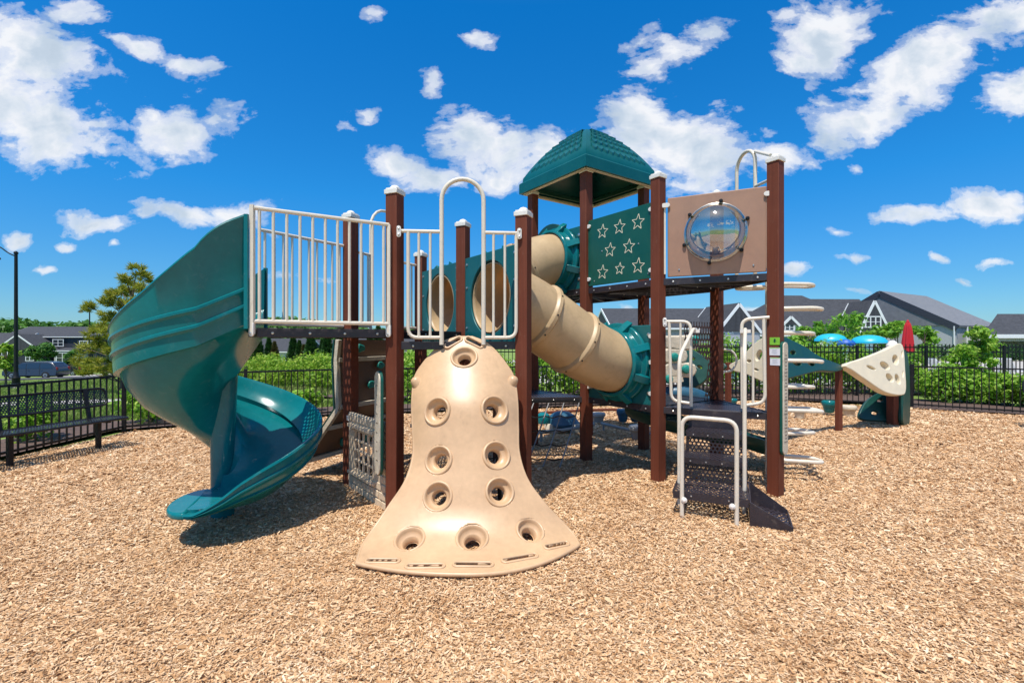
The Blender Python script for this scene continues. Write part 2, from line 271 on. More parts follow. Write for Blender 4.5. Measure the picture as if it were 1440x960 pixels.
# ------------------------------------------------------------------ mesh helpers
Z = Vector((0, 0, 1))
def V(*a): return Vector(a)
SPLIT = {'bolt', 'rope', 'support_leg', 'step_leg', 'deck_brace', 'frame_rail', 'entrance_flange', 'deck_rim', 'star_line', 'ladder_arm', 'text_line', 'picket_none', 'leg', 'inner_brace', 'column', 'trunk_none'}
class MB:
    def __init__(s): s.v = []; s.f = []; s.marks = []
    def add(s, vs, fs):
        o = len(s.v); s.marks.append((o, len(s.f))); s.v += [tuple(p) for p in vs]; s.f += [tuple(i + o for i in f) for f in fs]; return s
    def box(s, c, size, rot=0.0):
        hx, hy, hz = size[0] / 2, size[1] / 2, size[2] / 2; cr, sr = math.cos(rot), math.sin(rot); vs = []
        for dz in (-hz, hz):
            for dx, dy in ((-hx, -hy), (hx, -hy), (hx, hy), (-hx, hy)):
                vs.append((c[0] + dx * cr - dy * sr, c[1] + dx * sr + dy * cr, c[2] + dz))
        return s.add(vs, [(3, 2, 1, 0), (4, 5, 6, 7), (0, 1, 5, 4), (1, 2, 6, 5), (2, 3, 7, 6), (3, 0, 4, 7)])
    def bar(s, a, b, wd, th, up=Z):
        """rectangular bar from a to b"""
        a, b = Vector(a), Vector(b); d = (b - a).normalized(); sd = d.cross(up)
        if sd.length < 1e-4: sd = d.cross(Vector((1, 0, 0)))
        sd.normalize(); up2 = sd.cross(d).normalized(); vs = []
        for p in (a, b):
            for i, j in ((-1, -1), (1, -1), (1, 1), (-1, 1)): vs.append(p + sd * (i * wd / 2) + up2 * (j * th / 2))
        return s.add(vs, [(3, 2, 1, 0), (4, 5, 6, 7), (0, 1, 5, 4), (1, 2, 6, 5), (2, 3, 7, 6), (3, 0, 4, 7)])
    def prism(s, pts, off):
        """extrude a closed planar polygon (3D points) by vector off"""
        n = len(pts); pts = [Vector(p) for p in pts]; off = Vector(off)
        vs = pts + [p + off for p in pts]
        fs = [tuple(range(n - 1, -1, -1)), tuple(range(n, 2 * n))] + [(i, (i + 1) % n, (i + 1) % n + n, i + n) for i in range(n)]
        return s.add(vs, fs)
    def tube(s, path, r, seg=10, closed=False, caps=True):
        path = [Vector(p) for p in path]; n = len(path); rs = r if isinstance(r, (list, tuple)) else [r] * n
        tg = []
        for i in range(n):
            a = path[(i - 1) % n] if (closed or i > 0) else path[i]; b = path[(i + 1) % n] if (closed or i < n - 1) else path[i]
            tg.append((b - a).normalized())
        up = Z if abs(tg[0].z) < 0.9 else Vector((0, 1, 0)); nrm = (up - tg[0] * up.dot(tg[0])).normalized(); vs = []
        for i in range(n):
            nrm = (nrm - tg[i] * nrm.dot(tg[i])).normalized(); bi = tg[i].cross(nrm)
            for k in range(seg):
                a = 2 * math.pi * k / seg; vs.append(path[i] + (nrm * math.cos(a) + bi * math.sin(a)) * rs[i])
        fs = []
        for i in range(n if closed else n - 1):
            for k in range(seg):
                fs.append((i * seg + k, i * seg + (k + 1) % seg, ((i + 1) % n) * seg + (k + 1) % seg, ((i + 1) % n) * seg + k))
        if caps and not closed: fs += [tuple(range(seg - 1, -1, -1)), tuple((n - 1) * seg + k for k in range(seg))]
        return s.add(vs, fs)
    def lathe(s, prof, c, axis=Z, seg=24, caps=True, sx=1.0):
        """prof: list of (r, h) along axis from point c"""
        c = Vector(c); ax = Vector(axis).normalized(); up = Vector((1, 0, 0)) if abs(ax.x) < 0.9 else Vector((0, 0, 1))
        e1 = (up - ax * up.dot(ax)).normalized(); e2 = ax.cross(e1); vs = []
        for (r, h) in prof:
            for k in range(seg):
                a = 2 * math.pi * k / seg; vs.append(c + ax * h + (e1 * math.cos(a) * sx + e2 * math.sin(a)) * r)
        fs = []
        for i in range(len(prof) - 1):
            for k in range(seg): fs.append((i * seg + k, i * seg + (k + 1) % seg, (i + 1) * seg + (k + 1) % seg, (i + 1) * seg + k))
        if caps: fs += [tuple(range(seg - 1, -1, -1)), tuple((len(prof) - 1) * seg + k for k in range(seg))]
        return s.add(vs, fs)
    def torus(s, c, axis, Rr, r, seg=28, ms=8):
        c = Vector(c); ax = Vector(axis).normalized(); up = Z if abs(ax.z) < 0.9 else Vector((0, 1, 0))
        e1 = (up - ax * up.dot(ax)).normalized(); e2 = ax.cross(e1)
        return s.tube([c + (e1 * math.cos(2 * math.pi * k / seg) + e2 * math.sin(2 * math.pi * k / seg)) * Rr for k in range(seg)], r, ms, closed=True)
    def grid(s, fn, nu, nv, wrapv=False):
        vs = [fn(i / (nu - 1), j / (nv if wrapv else nv - 1)) for i in range(nu) for j in range(nv)]; fs = []
        for i in range(nu - 1):
            for j in range(nv if wrapv else nv - 1): fs.append((i * nv + j, i * nv + (j + 1) % nv, (i + 1) * nv + (j + 1) % nv, (i + 1) * nv + j))
        return s.add(vs, fs)
    def build(s, name, material, parent=None, smooth=35, bevel=0.0, label=None, thick=0.0, weld=False, uvfn=None, noise=0, bseg=2, split=None):
        if split is None and name in SPLIT: split = name
        if split and len(s.marks) > 1:
            mk = s.marks + [(len(s.v), len(s.f))]; first = None
            for (v0, f0), (v1, f1) in zip(mk[:-1], mk[1:]):
                q = MB(); q.v = s.v[v0:v1]; q.f = [tuple(i - v0 for i in f) for f in s.f[f0:f1]]
                o = q.build(name if first is None else split, material, parent if (first is None or split == name) else first, smooth, bevel, label if first is None else None, thick, weld, uvfn, noise, bseg)
                first = first or o
            return first
        me = bpy.data.meshes.new(name); me.from_pydata([tuple(v) for v in s.v], [], s.f)
        if weld:
            bm = bmesh.new(); bm.from_mesh(me); bmesh.ops.remove_doubles(bm, verts=bm.verts, dist=1e-4); bmesh.ops.recalc_face_normals(bm, faces=bm.faces); bm.to_mesh(me); bm.free()
        if uvfn:
            uvl = me.uv_layers.new(name='UVMap')
            for lp in me.loops: uvl.data[lp.index].uv = uvfn(me.vertices[lp.vertex_index].co)
        if isinstance(material, str): material = M[material]
        me.materials.append(material)
        if smooth:
            me.polygons.foreach_set('use_smooth', [True] * len(me.polygons)); me.set_sharp_from_angle(angle=R(smooth))
        me.update()
        o = bpy.data.objects.new(name, me); COL.objects.link(o)
        if parent is not None:
            o.parent = parent; p = parent; off = Vector((0, 0, 0))
            while p is not None: off += p.location; p = p.parent
            o.location = -off
        if thick:
            md = o.modifiers.new('thick', 'SOLIDIFY'); md.thickness = thick; md.offset = 0
        if bevel:
            md = o.modifiers.new('bevel', 'BEVEL'); md.width = bevel; md.segments = bseg; md.limit_method = 'ANGLE'; md.angle_limit = R(40)
        if label: o['label'] = label
        return o
def tag(o, label=None, cat=None, group=None, kind=None):
    if label: o['label'] = label
    if cat: o['category'] = cat
    if group: o['group'] = group
    if kind: o['kind'] = kind
    return o
def empty(name, loc=(0, 0, 0)):
    o = bpy.data.objects.new(name, None); o.empty_display_size = 0.2; COL.objects.link(o); o.location = loc; return o
def copy_tree(o, parent=None):
    c = o.copy(); COL.objects.link(c)
    if parent is not None: c.parent = parent
    for ch in list(o.children):
        copy_tree(ch, c)
    return c
def at(px, py, y): return Vector(((px - 720) / F * y, y, CAMH + (480 - py) / F * y))
def gp(px, py, z=0.0):
    y = (CAMH - z) * F / (py - 480); return Vector(((px - 720) / F * y, y, z))
def hit(px, py, p0, n):
    """real point of the plane (p0, n) seen in that direction"""
    d = Vector(((px - 720) / F, 1, (480 - py) / F)); o = Vector((0, 0, CAMH)); n = Vector(n)
    return o + d * ((Vector(p0) - o).dot(n) / d.dot(n))
def lerp(a, b, t): return a + (b - a) * t
def interp(x, xs, ys):
    """smooth monotone-ish interpolation"""
    if x <= xs[0]: return ys[0]
    if x >= xs[-1]: return ys[-1]
    for i in range(len(xs) - 1):
        if x <= xs[i + 1]:
            h = xs[i + 1] - xs[i]; t_ = (x - xs[i]) / h
            m0 = (ys[i + 1] - ys[i - 1]) / (xs[i + 1] - xs[i - 1]) if i > 0 else (ys[1] - ys[0]) / h
            m1 = (ys[i + 2] - ys[i]) / (xs[i + 2] - xs[i]) if i < len(xs) - 2 else (ys[-1] - ys[-2]) / h
            t2, t3 = t_ * t_, t_ ** 3
            return (2 * t3 - 3 * t2 + 1) * ys[i] + (t3 - 2 * t2 + t_) * m0 * h + (-2 * t3 + 3 * t2) * ys[i + 1] + (t3 - t2) * m1 * h
def arc(c, a, b, r, t0, t1, n=8):
    """points c + a*cos + b*sin"""
    return [Vector(c) + Vector(a) * (r * math.cos(lerp(t0, t1, k / n))) + Vector(b) * (r * math.sin(lerp(t0, t1, k / n))) for k in range(n + 1)]
def rounded(pts, r, n=5, closed=False):
    """round the corners of a polyline"""
    pts = [Vector(p) for p in pts]; N = len(pts); res = []
    for i in range(N):
        if not closed and i in (0, N - 1): res.append(pts[i]); continue
        p, a, b = pts[i], pts[(i - 1) % N], pts[(i + 1) % N]
        rr = min(r, (a - p).length * 0.49, (b - p).length * 0.49); s = p + (a - p).normalized() * rr; e = p + (b - p).normalized() * rr
        for k in range(n + 1):
            t_ = k / n; res.append(s * (1 - t_) ** 2 + p * (2 * t_ * (1 - t_)) + e * t_ ** 2)
    return res

def quads_object(name, C, U, W, material, bend=0.0):
    """many small separate leaves/chips: centre C, half axes U, W (n,3)"""
    n = len(C); v = np.empty((n, 4, 3)); v[:, 0] = C - U; v[:, 1] = C - W; v[:, 2] = C + U; v[:, 3] = C + W
    if bend:
        N = np.cross(U, W); N /= (np.linalg.norm(N, axis=1, keepdims=True) + 1e-9); L = np.linalg.norm(U, axis=1, keepdims=True)
        v[:, 1] += N * L * bend; v[:, 3] += N * L * bend
    me = bpy.data.meshes.new(name); me.vertices.add(4 * n); me.vertices.foreach_set('co', v.ravel())
    me.loops.add(4 * n); me.loops.foreach_set('vertex_index', np.arange(4 * n, dtype=np.int32))
    me.polygons.add(n); me.polygons.foreach_set('loop_start', np.arange(0, 4 * n, 4, dtype=np.int32)); me.polygons.foreach_set('loop_total', np.full(n, 4, dtype=np.int32))
    me.update(calc_edges=True); me.materials.append(M[material] if isinstance(material, str) else material)
    return me
def rand_dirs(rng, n):
    d = rng.normal(size=(n, 3)); return d / np.linalg.norm(d, axis=1, keepdims=True)
def foliage(name, clumps, n, size, material, seed=0, parent=None, shell=0.55, up=0.3, slim=0.45):
    """clumps: list of (cx,cy,cz,rx,ry,rz); leaves spread through their volume, denser to the outside"""
    rng = np.random.default_rng(seed); cl = np.array(clumps, float); vol = (cl[:, 3] * cl[:, 4] * cl[:, 5]) ** 0.66
    idx = rng.choice(len(cl), n, p=vol / vol.sum()); d = rand_dirs(rng, n)
    rr = (shell + (1.08 - shell) * rng.random(n)) * (1 + 0.10 * rng.normal(size=n))
    C = cl[idx, :3] + d * cl[idx, 3:] * rr[:, None]
    nrm = d + rand_dirs(rng, n) * 0.9 + np.array([0, 0, up]); nrm /= np.linalg.norm(nrm, axis=1, keepdims=True)
    U = np.cross(nrm, rand_dirs(rng, n)); U /= np.linalg.norm(U, axis=1, keepdims=True); W = np.cross(nrm, U)
    sz = size * (0.6 + 0.8 * rng.random(n))[:, None]
    me = quads_object(name, C, U * sz, W * sz * slim, material, 0.12)
    o = bpy.data.objects.new(name, me); COL.objects.link(o)
    if parent is not None: o.parent = parent; o.location = -parent.location
    return o

# ================================================================== ground
def terr(x, y):
    """the ground falls away gently to the left beyond the playground"""
    r = math.hypot(x, y); side = -x / max(y, 1.0); s = min(1, max(0, (side - 0.05) / 0.35)); s = s * s * (3 - 2 * s)
    k = min(max(0, r - 14), 95) * -0.040
    return k * s
def ground_sheet():
    xs = sorted(set([-900, -500, -300, -200] + list(range(-150, 151, 6)) + [200, 300, 500, 900])); ys = [-400, -100, -40, -15, -5] + [i * 4 for i in range(1, 40)] + [180, 220, 300, 450, 700, 1200]
    m = MB(); vs = [(x, y, terr(x, y) - 0.03) for y in ys for x in xs]; n = len(xs)
    m.add(vs, [(j * n + i, j * n + i + 1, (j + 1) * n + i + 1, (j + 1) * n + i) for j in range(len(ys) - 1) for i in range(n - 1)])
    tag(m.build('ground', 'lawn'), kind='structure')
ground_sheet()
# playground floor outline (inside the low fence)
FENCE = [V(-6.85, -3, 0), V(-6.85, 8.35, 0), V(-3.6, 10.2, 0), V(0.6, 11.2, 0), V(6.6, 12.9, 0), V(9.6, 11.35, 0), V(14.5, 7.2, 0), V(18, 3.0, 0)]
def sheet(name, pts, z, material, kind='structure'):
    m = MB(); m.add([(p[0], p[1], z) for p in pts], [tuple(range(len(pts)))]); o = m.build(name, material, smooth=0); tag(o, kind=kind); return o
sheet('play_surface', [(-6.75, -6), (18, -6)] + [(p.x, p.y) for p in FENCE[::-1][:-1]], 0.0, 'chip_floor')
def chips():
    rng = np.random.default_rng(3); parts = []
    def inside(x, y):
        ok = (x > -6.8) & (y > 0)
        for a, b in zip(FENCE[1:-1], FENCE[2:]):
            ok &= ((b.x - a.x) * (y - a.y) - (b.y - a.y) * (x - a.x)) < -0.02
        return ok
    for (y0, y1, dens, ln) in ((1.9, 2.7, 23000, .0092), (2.7, 3.6, 17000, .0098), (3.6, 5.0, 10500, .0115), (5.0, 7.0, 5600, .0145), (7.0, 9.5, 2700, .0185), (9.5, 13.2, 1250, .025)):
        wdt = 1.22 * y1 + 0.4; n = int(dens * (y1 - y0) * 2 * wdt); x = rng.uniform(-wdt, wdt, n); y = rng.uniform(y0, y1, n); k = inside(x, y); x, y = x[k], y[k]; n = len(x)
        a = rng.uniform(0, 2 * np.pi, n) ; L = ln * rng.lognormal(0, 0.38, n); Wd = L * rng.uniform(0.12, 0.34, n)
        tilt = rng.normal(0, 0.24, n); roll = rng.normal(0, 0.38, n)
        U = np.stack([np.cos(a) * np.cos(tilt), np.sin(a) * np.cos(tilt), np.sin(tilt)], 1)
        S = np.stack([-np.sin(a) * np.cos(roll), np.cos(a) * np.cos(roll), np.sin(roll)], 1)
        zz = rng.uniform(0.004, 0.022, n) + 0.008 * np.sin(x * 1.7 + 1) * np.sin(y * 2.1)
        C = np.stack([x, y, np.maximum(zz, 0.004)], 1); u = U * L[:, None]; s = S * Wd[:, None]
        # rectangular splinter: corners
        parts.append((C, (u - s) , (u + s)))
    C = np.concatenate([p[0] for p in parts]); U = np.concatenate([p[1] for p in parts]); W_ = np.concatenate([p[2] for p in parts])
    me = quads_object('wood_chips', C, U, W_, 'chip'); o = bpy.data.objects.new('wood_chips', me); COL.objects.link(o)
    tag(o, 'loose pale brown wood chips covering the playground floor', 'wood chips', kind='stuff')
chips()

# ================================================================== the play structure: plan
TH = R(35); S = 1.17
def dd_(a): return V(math.cos(a), math.sin(a), 0)
e1 = dd_(TH); u1 = dd_(TH + R(90))
P = {}
P['N'] = V(0.994, 6.346, 0); P['M'] = P['N'] - u1 * S; P['Q'] = P['N'] + e1 * S; P['W'] = P['N'] + u1 * S; P['K'] = P['Q'] + u1 * S
P['X'] = P['M'] + e1 * S; P['R'] = P['M'] + dd_(TH - R(60)) * S; P['T'] = P['N'] + dd_(TH + R(150)) * S
P['C'] = V(0.108, 4.479, 0); P['B'] = P['C'] + u1 * S; P['E'] = P['B'] + u1 * S; P['A'] = P['C'] + dd_(TH + R(150)) * S; P['D'] = P['A'] + u1 * S
P['S'] = V(-2.10, 3.78, 0); P['G'] = V(-2.36, 4.47, 0)
P['A'] = V(-1.085, 4.38, 0); P['D'] = V(-1.80, 5.28, 0)
def lvl(k, h): return P[k] + Z * h
PS = empty('play_structure', (0, 5.5, 0))
tag(PS, 'large brown-post playground set with teal spiral slide, beige tubes, bell climber and peaked roof', 'play structure')
PW = 0.121
H1, H2, HU, HL = 1.71, 1.60, 2.31, 0.86
def post(k, h, rot, w=PW, cap=True, lab=None, base=-0.15):
    p = P[k] if isinstance(k, str) else k
    o = MB().box((p.x, p.y, (h + base) / 2), (w, w, h - base), rot).build('post', 'post_brown', PS, bevel=0.006, label=lab)
    if cap:
        m = MB().box((p.x, p.y, h + 0.018), (w * 1.16, w * 1.16, 0.042), rot).box((p.x, p.y, h + 0.046), (w * 0.98, w * 0.98, 0.018), rot)
        m.lathe([(w * .40, 0), (w * .37, .014), (w * .26, .028), (w * .1, .036)], (p.x, p.y, h + 0.052), seg=16)
        m.build('post_cap', 'cap_white', o, bevel=0.004)
    return o
rl = R(-25); rr_ = TH
for k, h, r_ in (('A', 2.955, R(-22)), ('C', 2.78, rl), ('D', 2.97, rl), ('B', 2.915, rl), ('E', 2.745, rl), ('R', 3.45, rr_), ('M', 3.45, rr_), ('X', 3.45, rr_),
                 ('N', 3.86, rr_), ('Q', 3.86, rr_), ('W', 3.86, rr_), ('K', 3.86, rr_), ('T', 0.99, rr_)):
    post(k, h, r_)

# ------------------------------------------------------------------ decks
def deck(keys, h, extra=None, rim=0.075, inset=0.0, bolts=True):
    pts = [P[k] if isinstance(k, str) else k for k in keys]; c = sum(pts, V(0, 0, 0)) / len(pts)
    pts = [c + (p - c) * (1 - inset) for p in pts]
    top = MB().add([(p.x, p.y, h - 0.006) for p in pts], [tuple(range(len(pts)))])
    o = top.build('deck', 'perf_deck', PS, smooth=0, uvfn=lambda co: (co.x * e1.x + co.y * e1.y, co.x * u1.x + co.y * u1.y))
    m = MB()
    n = len(pts)
    for i in range(n):
        a, b = pts[i], pts[(i + 1) % n]; d = (b - a).normalized(); m.bar(a + d * 0.055 + Z * (h - rim / 2), b - d * 0.055 + Z * (h - rim / 2), 0.03, rim)
    m.build('deck_rim', 'deck_coat', o, bevel=0.003)
    m = MB(); a = pts[0]
    for i in range(1, n - 1):
        for f in (0.33, 0.67):
            p, q = lerp(pts[i], pts[i + 1], f), lerp(a, c, 0.35); m.bar(p + Z * (h - 0.05), q + Z * (h - 0.05), 0.02, 0.05)
    m.build('deck_brace', 'deck_coat', o)
    if bolts:
        m = MB()
        for i in range(n):
            a, b = pts[i], pts[(i + 1) % n]; d = (b - a).normalized(); nn = d.cross(Z)
            for f in (0.14, 0.38, 0.62, 0.86):
                q = lerp(a, b, f) + Z * (h - rim * 0.55); m.lathe([(0.011, 0), (0.011, 0.006), (0.006, 0.010)], q + nn * 0.015, nn, seg=8)
        m.build('bolt', 'bolt_metal', o)
    return o
deck(['S', 'A', 'D', 'G'], H1)
deck(['A', 'B', 'D'], H1)
deck(['D', 'B', 'E'], H1)
deck(['A', 'C', 'B'], H2)
deck(['N', 'M', 'X', 'Q'], HU); deck(['N', 'Q', 'K', 'W'], HU); deck(['M', 'R', 'X'], HU)
deck(['N', 'M', 'X', 'Q'], HL); deck(['M', 'R', 'X'], HL); deck(['N', 'W', 'T'], HL)
# kick plate between the two left decks
MB().bar(lvl('A', 1.655) + (P['B'] - P['A']).normalized() * .07, lvl('B', 1.655) - (P['B'] - P['A']).normalized() * .07, 0.03, 0.06).build('kick_plate', 'deck_coat', PS)

# ------------------------------------------------------------------ railings
TR = 0.017
def bracket(p, n, side, parent):
    """oval clamp plate"""
    m = MB(); up = Z * 0.045; pts = [Vector(p) + side * (0.022 * math.cos(a)) + Z * (0.022 * math.sin(a) + (0.03 if math.sin(a) > 0 else -0.03)) for a in [2 * math.pi * k / 16 for k in range(16)]]
    m.prism(pts, Vector(n) * 0.012); o = m.build('bracket', 'cap_white', parent, bevel=0.003)
    MB().lathe([(0.010, 0), (0.010, .004), (.005, .007)], Vector(p) + Vector(n) * 0.012 + Z * .028, n, seg=8).lathe([(0.010, 0), (0.010, .004), (.005, .007)], Vector(p) + Vector(n) * 0.012 - Z * .028, n, seg=8).build('bolt', 'bolt_metal', parent)
    return o
def flat_end_bar(m, a, b, r):
    """baluster with flattened ends"""
    a, b = Vector(a), Vector(b); m.tube([a, lerp(a, b, .06), lerp(a, b, .94), b], [r * 1.15, r, r, r * 1.15], 8)
def guard(a, b, h0, h1, n, name='railing', rbar=0.0125):
    """straight guard: top and bottom rail, n balusters"""
    a, b = Vector(a), Vector(b); d = (b - a).normalized(); nn = d.cross(Z)
    fr = MB(); fr.tube([a + Z * h1, b + Z * h1], TR); fr.tube([a + Z * h0, b + Z * h0], TR)
    o = fr.build(name, 'cream_coat', PS, split='rail')
    for i in range(n):
        p = lerp(a, b, (i + 0.5) / n); m = MB(); flat_end_bar(m, p + Z * h0, p + Z * h1, rbar); m.build('baluster', 'cream_coat', o)
    return o
def tab(p, parent):
    m = MB(); n = SUN_H.copy(); n = V(-0.42, -0.907, 0); s = n.cross(Z); pts = [Vector(p) + s * (0.026 * math.cos(a)) + Z * (0.026 * math.sin(a)) for a in [math.pi * (1 + k / 10) for k in range(11)]] + [Vector(p) + s * .026 + Z * .08, Vector(p) - s * .026 + Z * .08]
    m.prism([q - s * 0 for q in pts], n * 0.014); o = m.build('bracket', 'cap_white', parent, bevel=.002)
    MB().lathe([(0.011, 0), (0.011, .006), (.005, .010)], Vector(p) + n * .014, n, seg=8).build('bolt', 'bolt_metal', parent)
# near railing, from the slide to post A
dA = (P['A'] - P['S']).normalized(); off = dA.cross(Z) * 0.05
a_, b_ = P['S'] + dA * .02 + off, P['A'] - dA * .07 + off
g1 = guard(a_, b_, 1.76, 2.66, 11); g1['label'] = 'cream railing nearest to the spiral slide'
m = MB(); m.bar(a_ + Z * 1.66, a_ + Z * 2.68, .035, .03); m.build('end_post', 'cream_coat', g1); tab(a_ + Z * 1.665, g1); tab(b_ + Z * 1.665, g1)
m = MB(); m.bar(b_ + Z * 1.66, b_ + Z * 2.66, .035, .03); m.build('end_post', 'cream_coat', g1)
dD = (P['D'] - P['G']).normalized(); off = -dD.cross(Z) * 0.04
guard(P['G'] + off, P['D'] - dD * .07 + off, 1.77, 2.66, 10)
# rail on the far edge behind post A with a hoop
dDE = (P['E'] - P['D']).normalized(); o_ = V(-.9, .42, 0) * .03
g = guard(P['D'] + dDE * .08 + o_, P['D'] + dDE * .34 + o_, 1.78, 2.62, 3)
pa, pb = P['D'] + dDE * .34 + o_, P['D'] + dDE * .84 + o_
MB().tube([pa + Z * H1, pa + Z * 2.95] + arc((pa + pb) / 2 + Z * 2.95, dDE, Z, .25, math.pi, 0, 10) + [pb + Z * H1], TR).build('hoop', 'cream_coat', PS)
guard(P['D'] + dDE * .84 + o_, P['E'] - dDE * .07 + o_, 1.78, 2.62, 2)
# front guard between A and C with the tall hoop: two side frames
dAC = (P['C'] - P['A']).normalized(); nAC = V(dAC.y, -dAC.x, 0); fo = nAC * 0.045
def plane_pt(px, py): return hit(px, py, P['A'] + fo, nAC)
hl, hr = plane_pt(621, 480), plane_pt(680, 480)
base = H2 + 0.03
cmid = (hl + hr) / 2; rad = (hr - hl).length / 2; ztop = plane_pt(650, 252).z - rad
hoop = MB().tube([V(hl.x, hl.y, H2 - .03), V(hl.x, hl.y, ztop)] + arc(V(cmid.x, cmid.y, ztop), dAC, Z, rad, math.pi, 0, 14) + [V(hr.x, hr.y, H2 - .03)], 0.021, 12).build('hoop', 'cream_coat', PS, label='tall cream hoop over the bell climber')
zt, zb = plane_pt(600, 325.5).z, plane_pt(600, 474.5).z
for side, (h0, xs, pe) in (('l', (hl, (574, 589, 605), P['A'] + dAC * .065 + fo)), ('r', (hr, (694, 710, 726), P['C'] - dAC * .065 + fo))):
    ee = plane_pt(xs[0] if side == 'l' else xs[2], 480); ee.z = 0; hh = V(h0.x, h0.y, 0); sgn = -1 if side == 'l' else 1
    fr = MB(); fr.tube([hh + Z * zt, pe + Z * zt], TR)
    fr.tube(rounded([ee + Z * zt, ee + Z * zb, hh + Z * zb], .09), TR)
    o = fr.build('railing', 'cream_coat', PS, split='rail')
    for x in ((xs[1], xs[2]) if side == 'l' else (xs[0], xs[1])):
        q = plane_pt(x, 480); mm = MB(); flat_end_bar(mm, V(q.x, q.y, zb), V(q.x, q.y, zt), .0125); mm.build('baluster', 'cream_coat', o)
    bracket(pe + nAC * (.02) + Z * (zt - 0.01) + dAC * (sgn * .02), nAC, dAC, o)

# ------------------------------------------------------------------ panels with tube openings
def holed_panel(c, d, n, w, h0, h1, hc, hr, th=0.03, name='panel', material='teal_panel', round_=0.05, lab=None):
    """upright panel centred at c, along d, facing n, with a round opening"""
    K = 48; inner = []; outer = []
    for k in range(K):
        a = 2 * math.pi * k / K; inner.append((hr * math.cos(a), hc + hr * math.sin(a)))
        ca, sa = math.cos(a), math.sin(a); hz = (h1 - hc) if sa > 0 else (hc - h0)
        tt = min((w / 2) / abs(ca) if abs(ca) > 1e-6 else 9, hz / abs(sa) if abs(sa) > 1e-6 else 9)
        outer.append((tt * ca, hc + tt * sa))
    # snap nearest to corners
    for cx in (-w / 2, w / 2):
        for cz in (h0, h1):
            j = min(range(K), key=lambda q: (outer[q][0] - cx) ** 2 + (outer[q][1] - cz) ** 2); outer[j] = (cx, cz)
    m = MB()
    def pt(q, s): return Vector(c) * 1.0 + Vector(d) * q[0] + Z * q[1] + Vector(n) * s
    vs = [pt(q, th / 2) for q in inner] + [pt(q, th / 2) for q in outer] + [pt(q, -th / 2) for q in inner] + [pt(q, -th / 2) for q in outer]; fs = []
    for k in range(K):
        k2 = (k + 1) % K
        fs += [(k, k2, K + k2, K + k), (2 * K + k2, 2 * K + k, 3 * K + k, 3 * K + k2), (k2, k, 2 * K + k, 2 * K + k2), (K + k, K + k2, 3 * K + k2, 3 * K + k)]
    m.add(vs, fs); return m.build(name, material, PS, bevel=0.008, label=lab)
def panel_bolts(c, d, n, w, hs, parent, th=0.03, r=0.014):
    m = MB()
    for sx in (-1, 1):
        for h in hs:
            for s in (1, -1): m.lathe([(r, 0), (r, .008), (r * .5, .013)], Vector(c) + Vector(d) * (sx * (w / 2 - .05)) + Z * h + Vector(n) * (s * th / 2), Vector(n) * s, seg=8)
    m.build('bolt', 'bolt_metal', parent)
def clamps(c, d, n, w, hs, parent):
    for sx in (-1, 1):
        for h in hs:
            m = MB(); q = Vector(c) + Vector(d) * (sx * (w / 2 + .005)) + Z * h + Vector(n) * .02
            pts = [q + Vector(d) * (.05 * math.cos(a) + (.02 if math.cos(a) > 0 else -.02)) * .7 + Z * (.026 * math.sin(a)) for a in [2 * math.pi * k / 14 for k in range(14)]]
            m.prism(pts, Vector(n) * .016); o = m.build('clamp', 'cap_white', parent, bevel=.003)
e1v = e1; m_CB = (P['C'] + P['B']) / 2; m_BE = (P['B'] + P['E']) / 2; m_NM = (P['N'] + P['M']) / 2; m_WN = (P['W'] + P['N']) / 2
pw_ = S - PW - 0.02
tp1 = holed_panel(m_CB, u1, -e1, pw_, H2 - .02, 2.54, 2.06, .385, lab='teal tube entrance panel nearer to the bell climber')
tp2 = holed_panel(m_BE, u1, -e1, pw_, H2 - .02, 2.53, 2.06, .385, lab='teal tube entrance panel farther from the bell climber')
panel_bolts(m_CB, u1, -e1, pw_, (1.75, 2.2, 2.46), tp1); panel_bolts(m_BE, u1, -e1, pw_, (1.75, 2.2, 2.46), tp2)
tp3 = holed_panel(m_NM, u1, -e1, pw_ + .01, HL + .0, 1.79, 1.345, .37, lab='low teal panel where the tube slide ends'); panel_bolts(m_NM, u1, -e1, pw_, (1.0, 1.35, 1.68), tp3, r=.022)
tp4 = holed_panel(m_WN, u1, -e1, pw_ + .01, HU + .0, 3.17, 2.76, .37, lab='upper teal panel where the crawl tube ends'); panel_bolts(m_WN, u1, -e1, pw_, (2.45, 2.76, 3.05), tp4, r=.022)
clamps(m_NM, u1, -e1, pw_, (1.0, 1.36, 1.66), tp3)
def collar(c, n, r, parent):
    """flange ring with ribs round a tube mouth"""
    m = MB(); m.lathe([(r + .005, 0.015), (r + .115, .015), (r + .11, .05), (r + .05, .065), (r + .045, .17), (r + .02, .185), (r + .005, .18)], c, n, 40, caps=False)
    ax = Vector(n); s1 = Z; s2 = ax.cross(Z)
    for k in range(8):
        a = 2 * math.pi * (k + .5) / 8; rd = s2 * math.cos(a) + s1 * math.sin(a); tg = ax.cross(rd); q = Vector(c)
        pr = [q + rd * (r + .03) + ax * .02, q + rd * (r + .165) + ax * .02, q + rd * (r + .13) + ax * .075, q + rd * (r + .035) + ax * .16]
        m.prism([p - tg * .045 for p in pr], tg * .09)
    return m.build('tube_collar', 'teal_plastic', parent, bevel=.006)
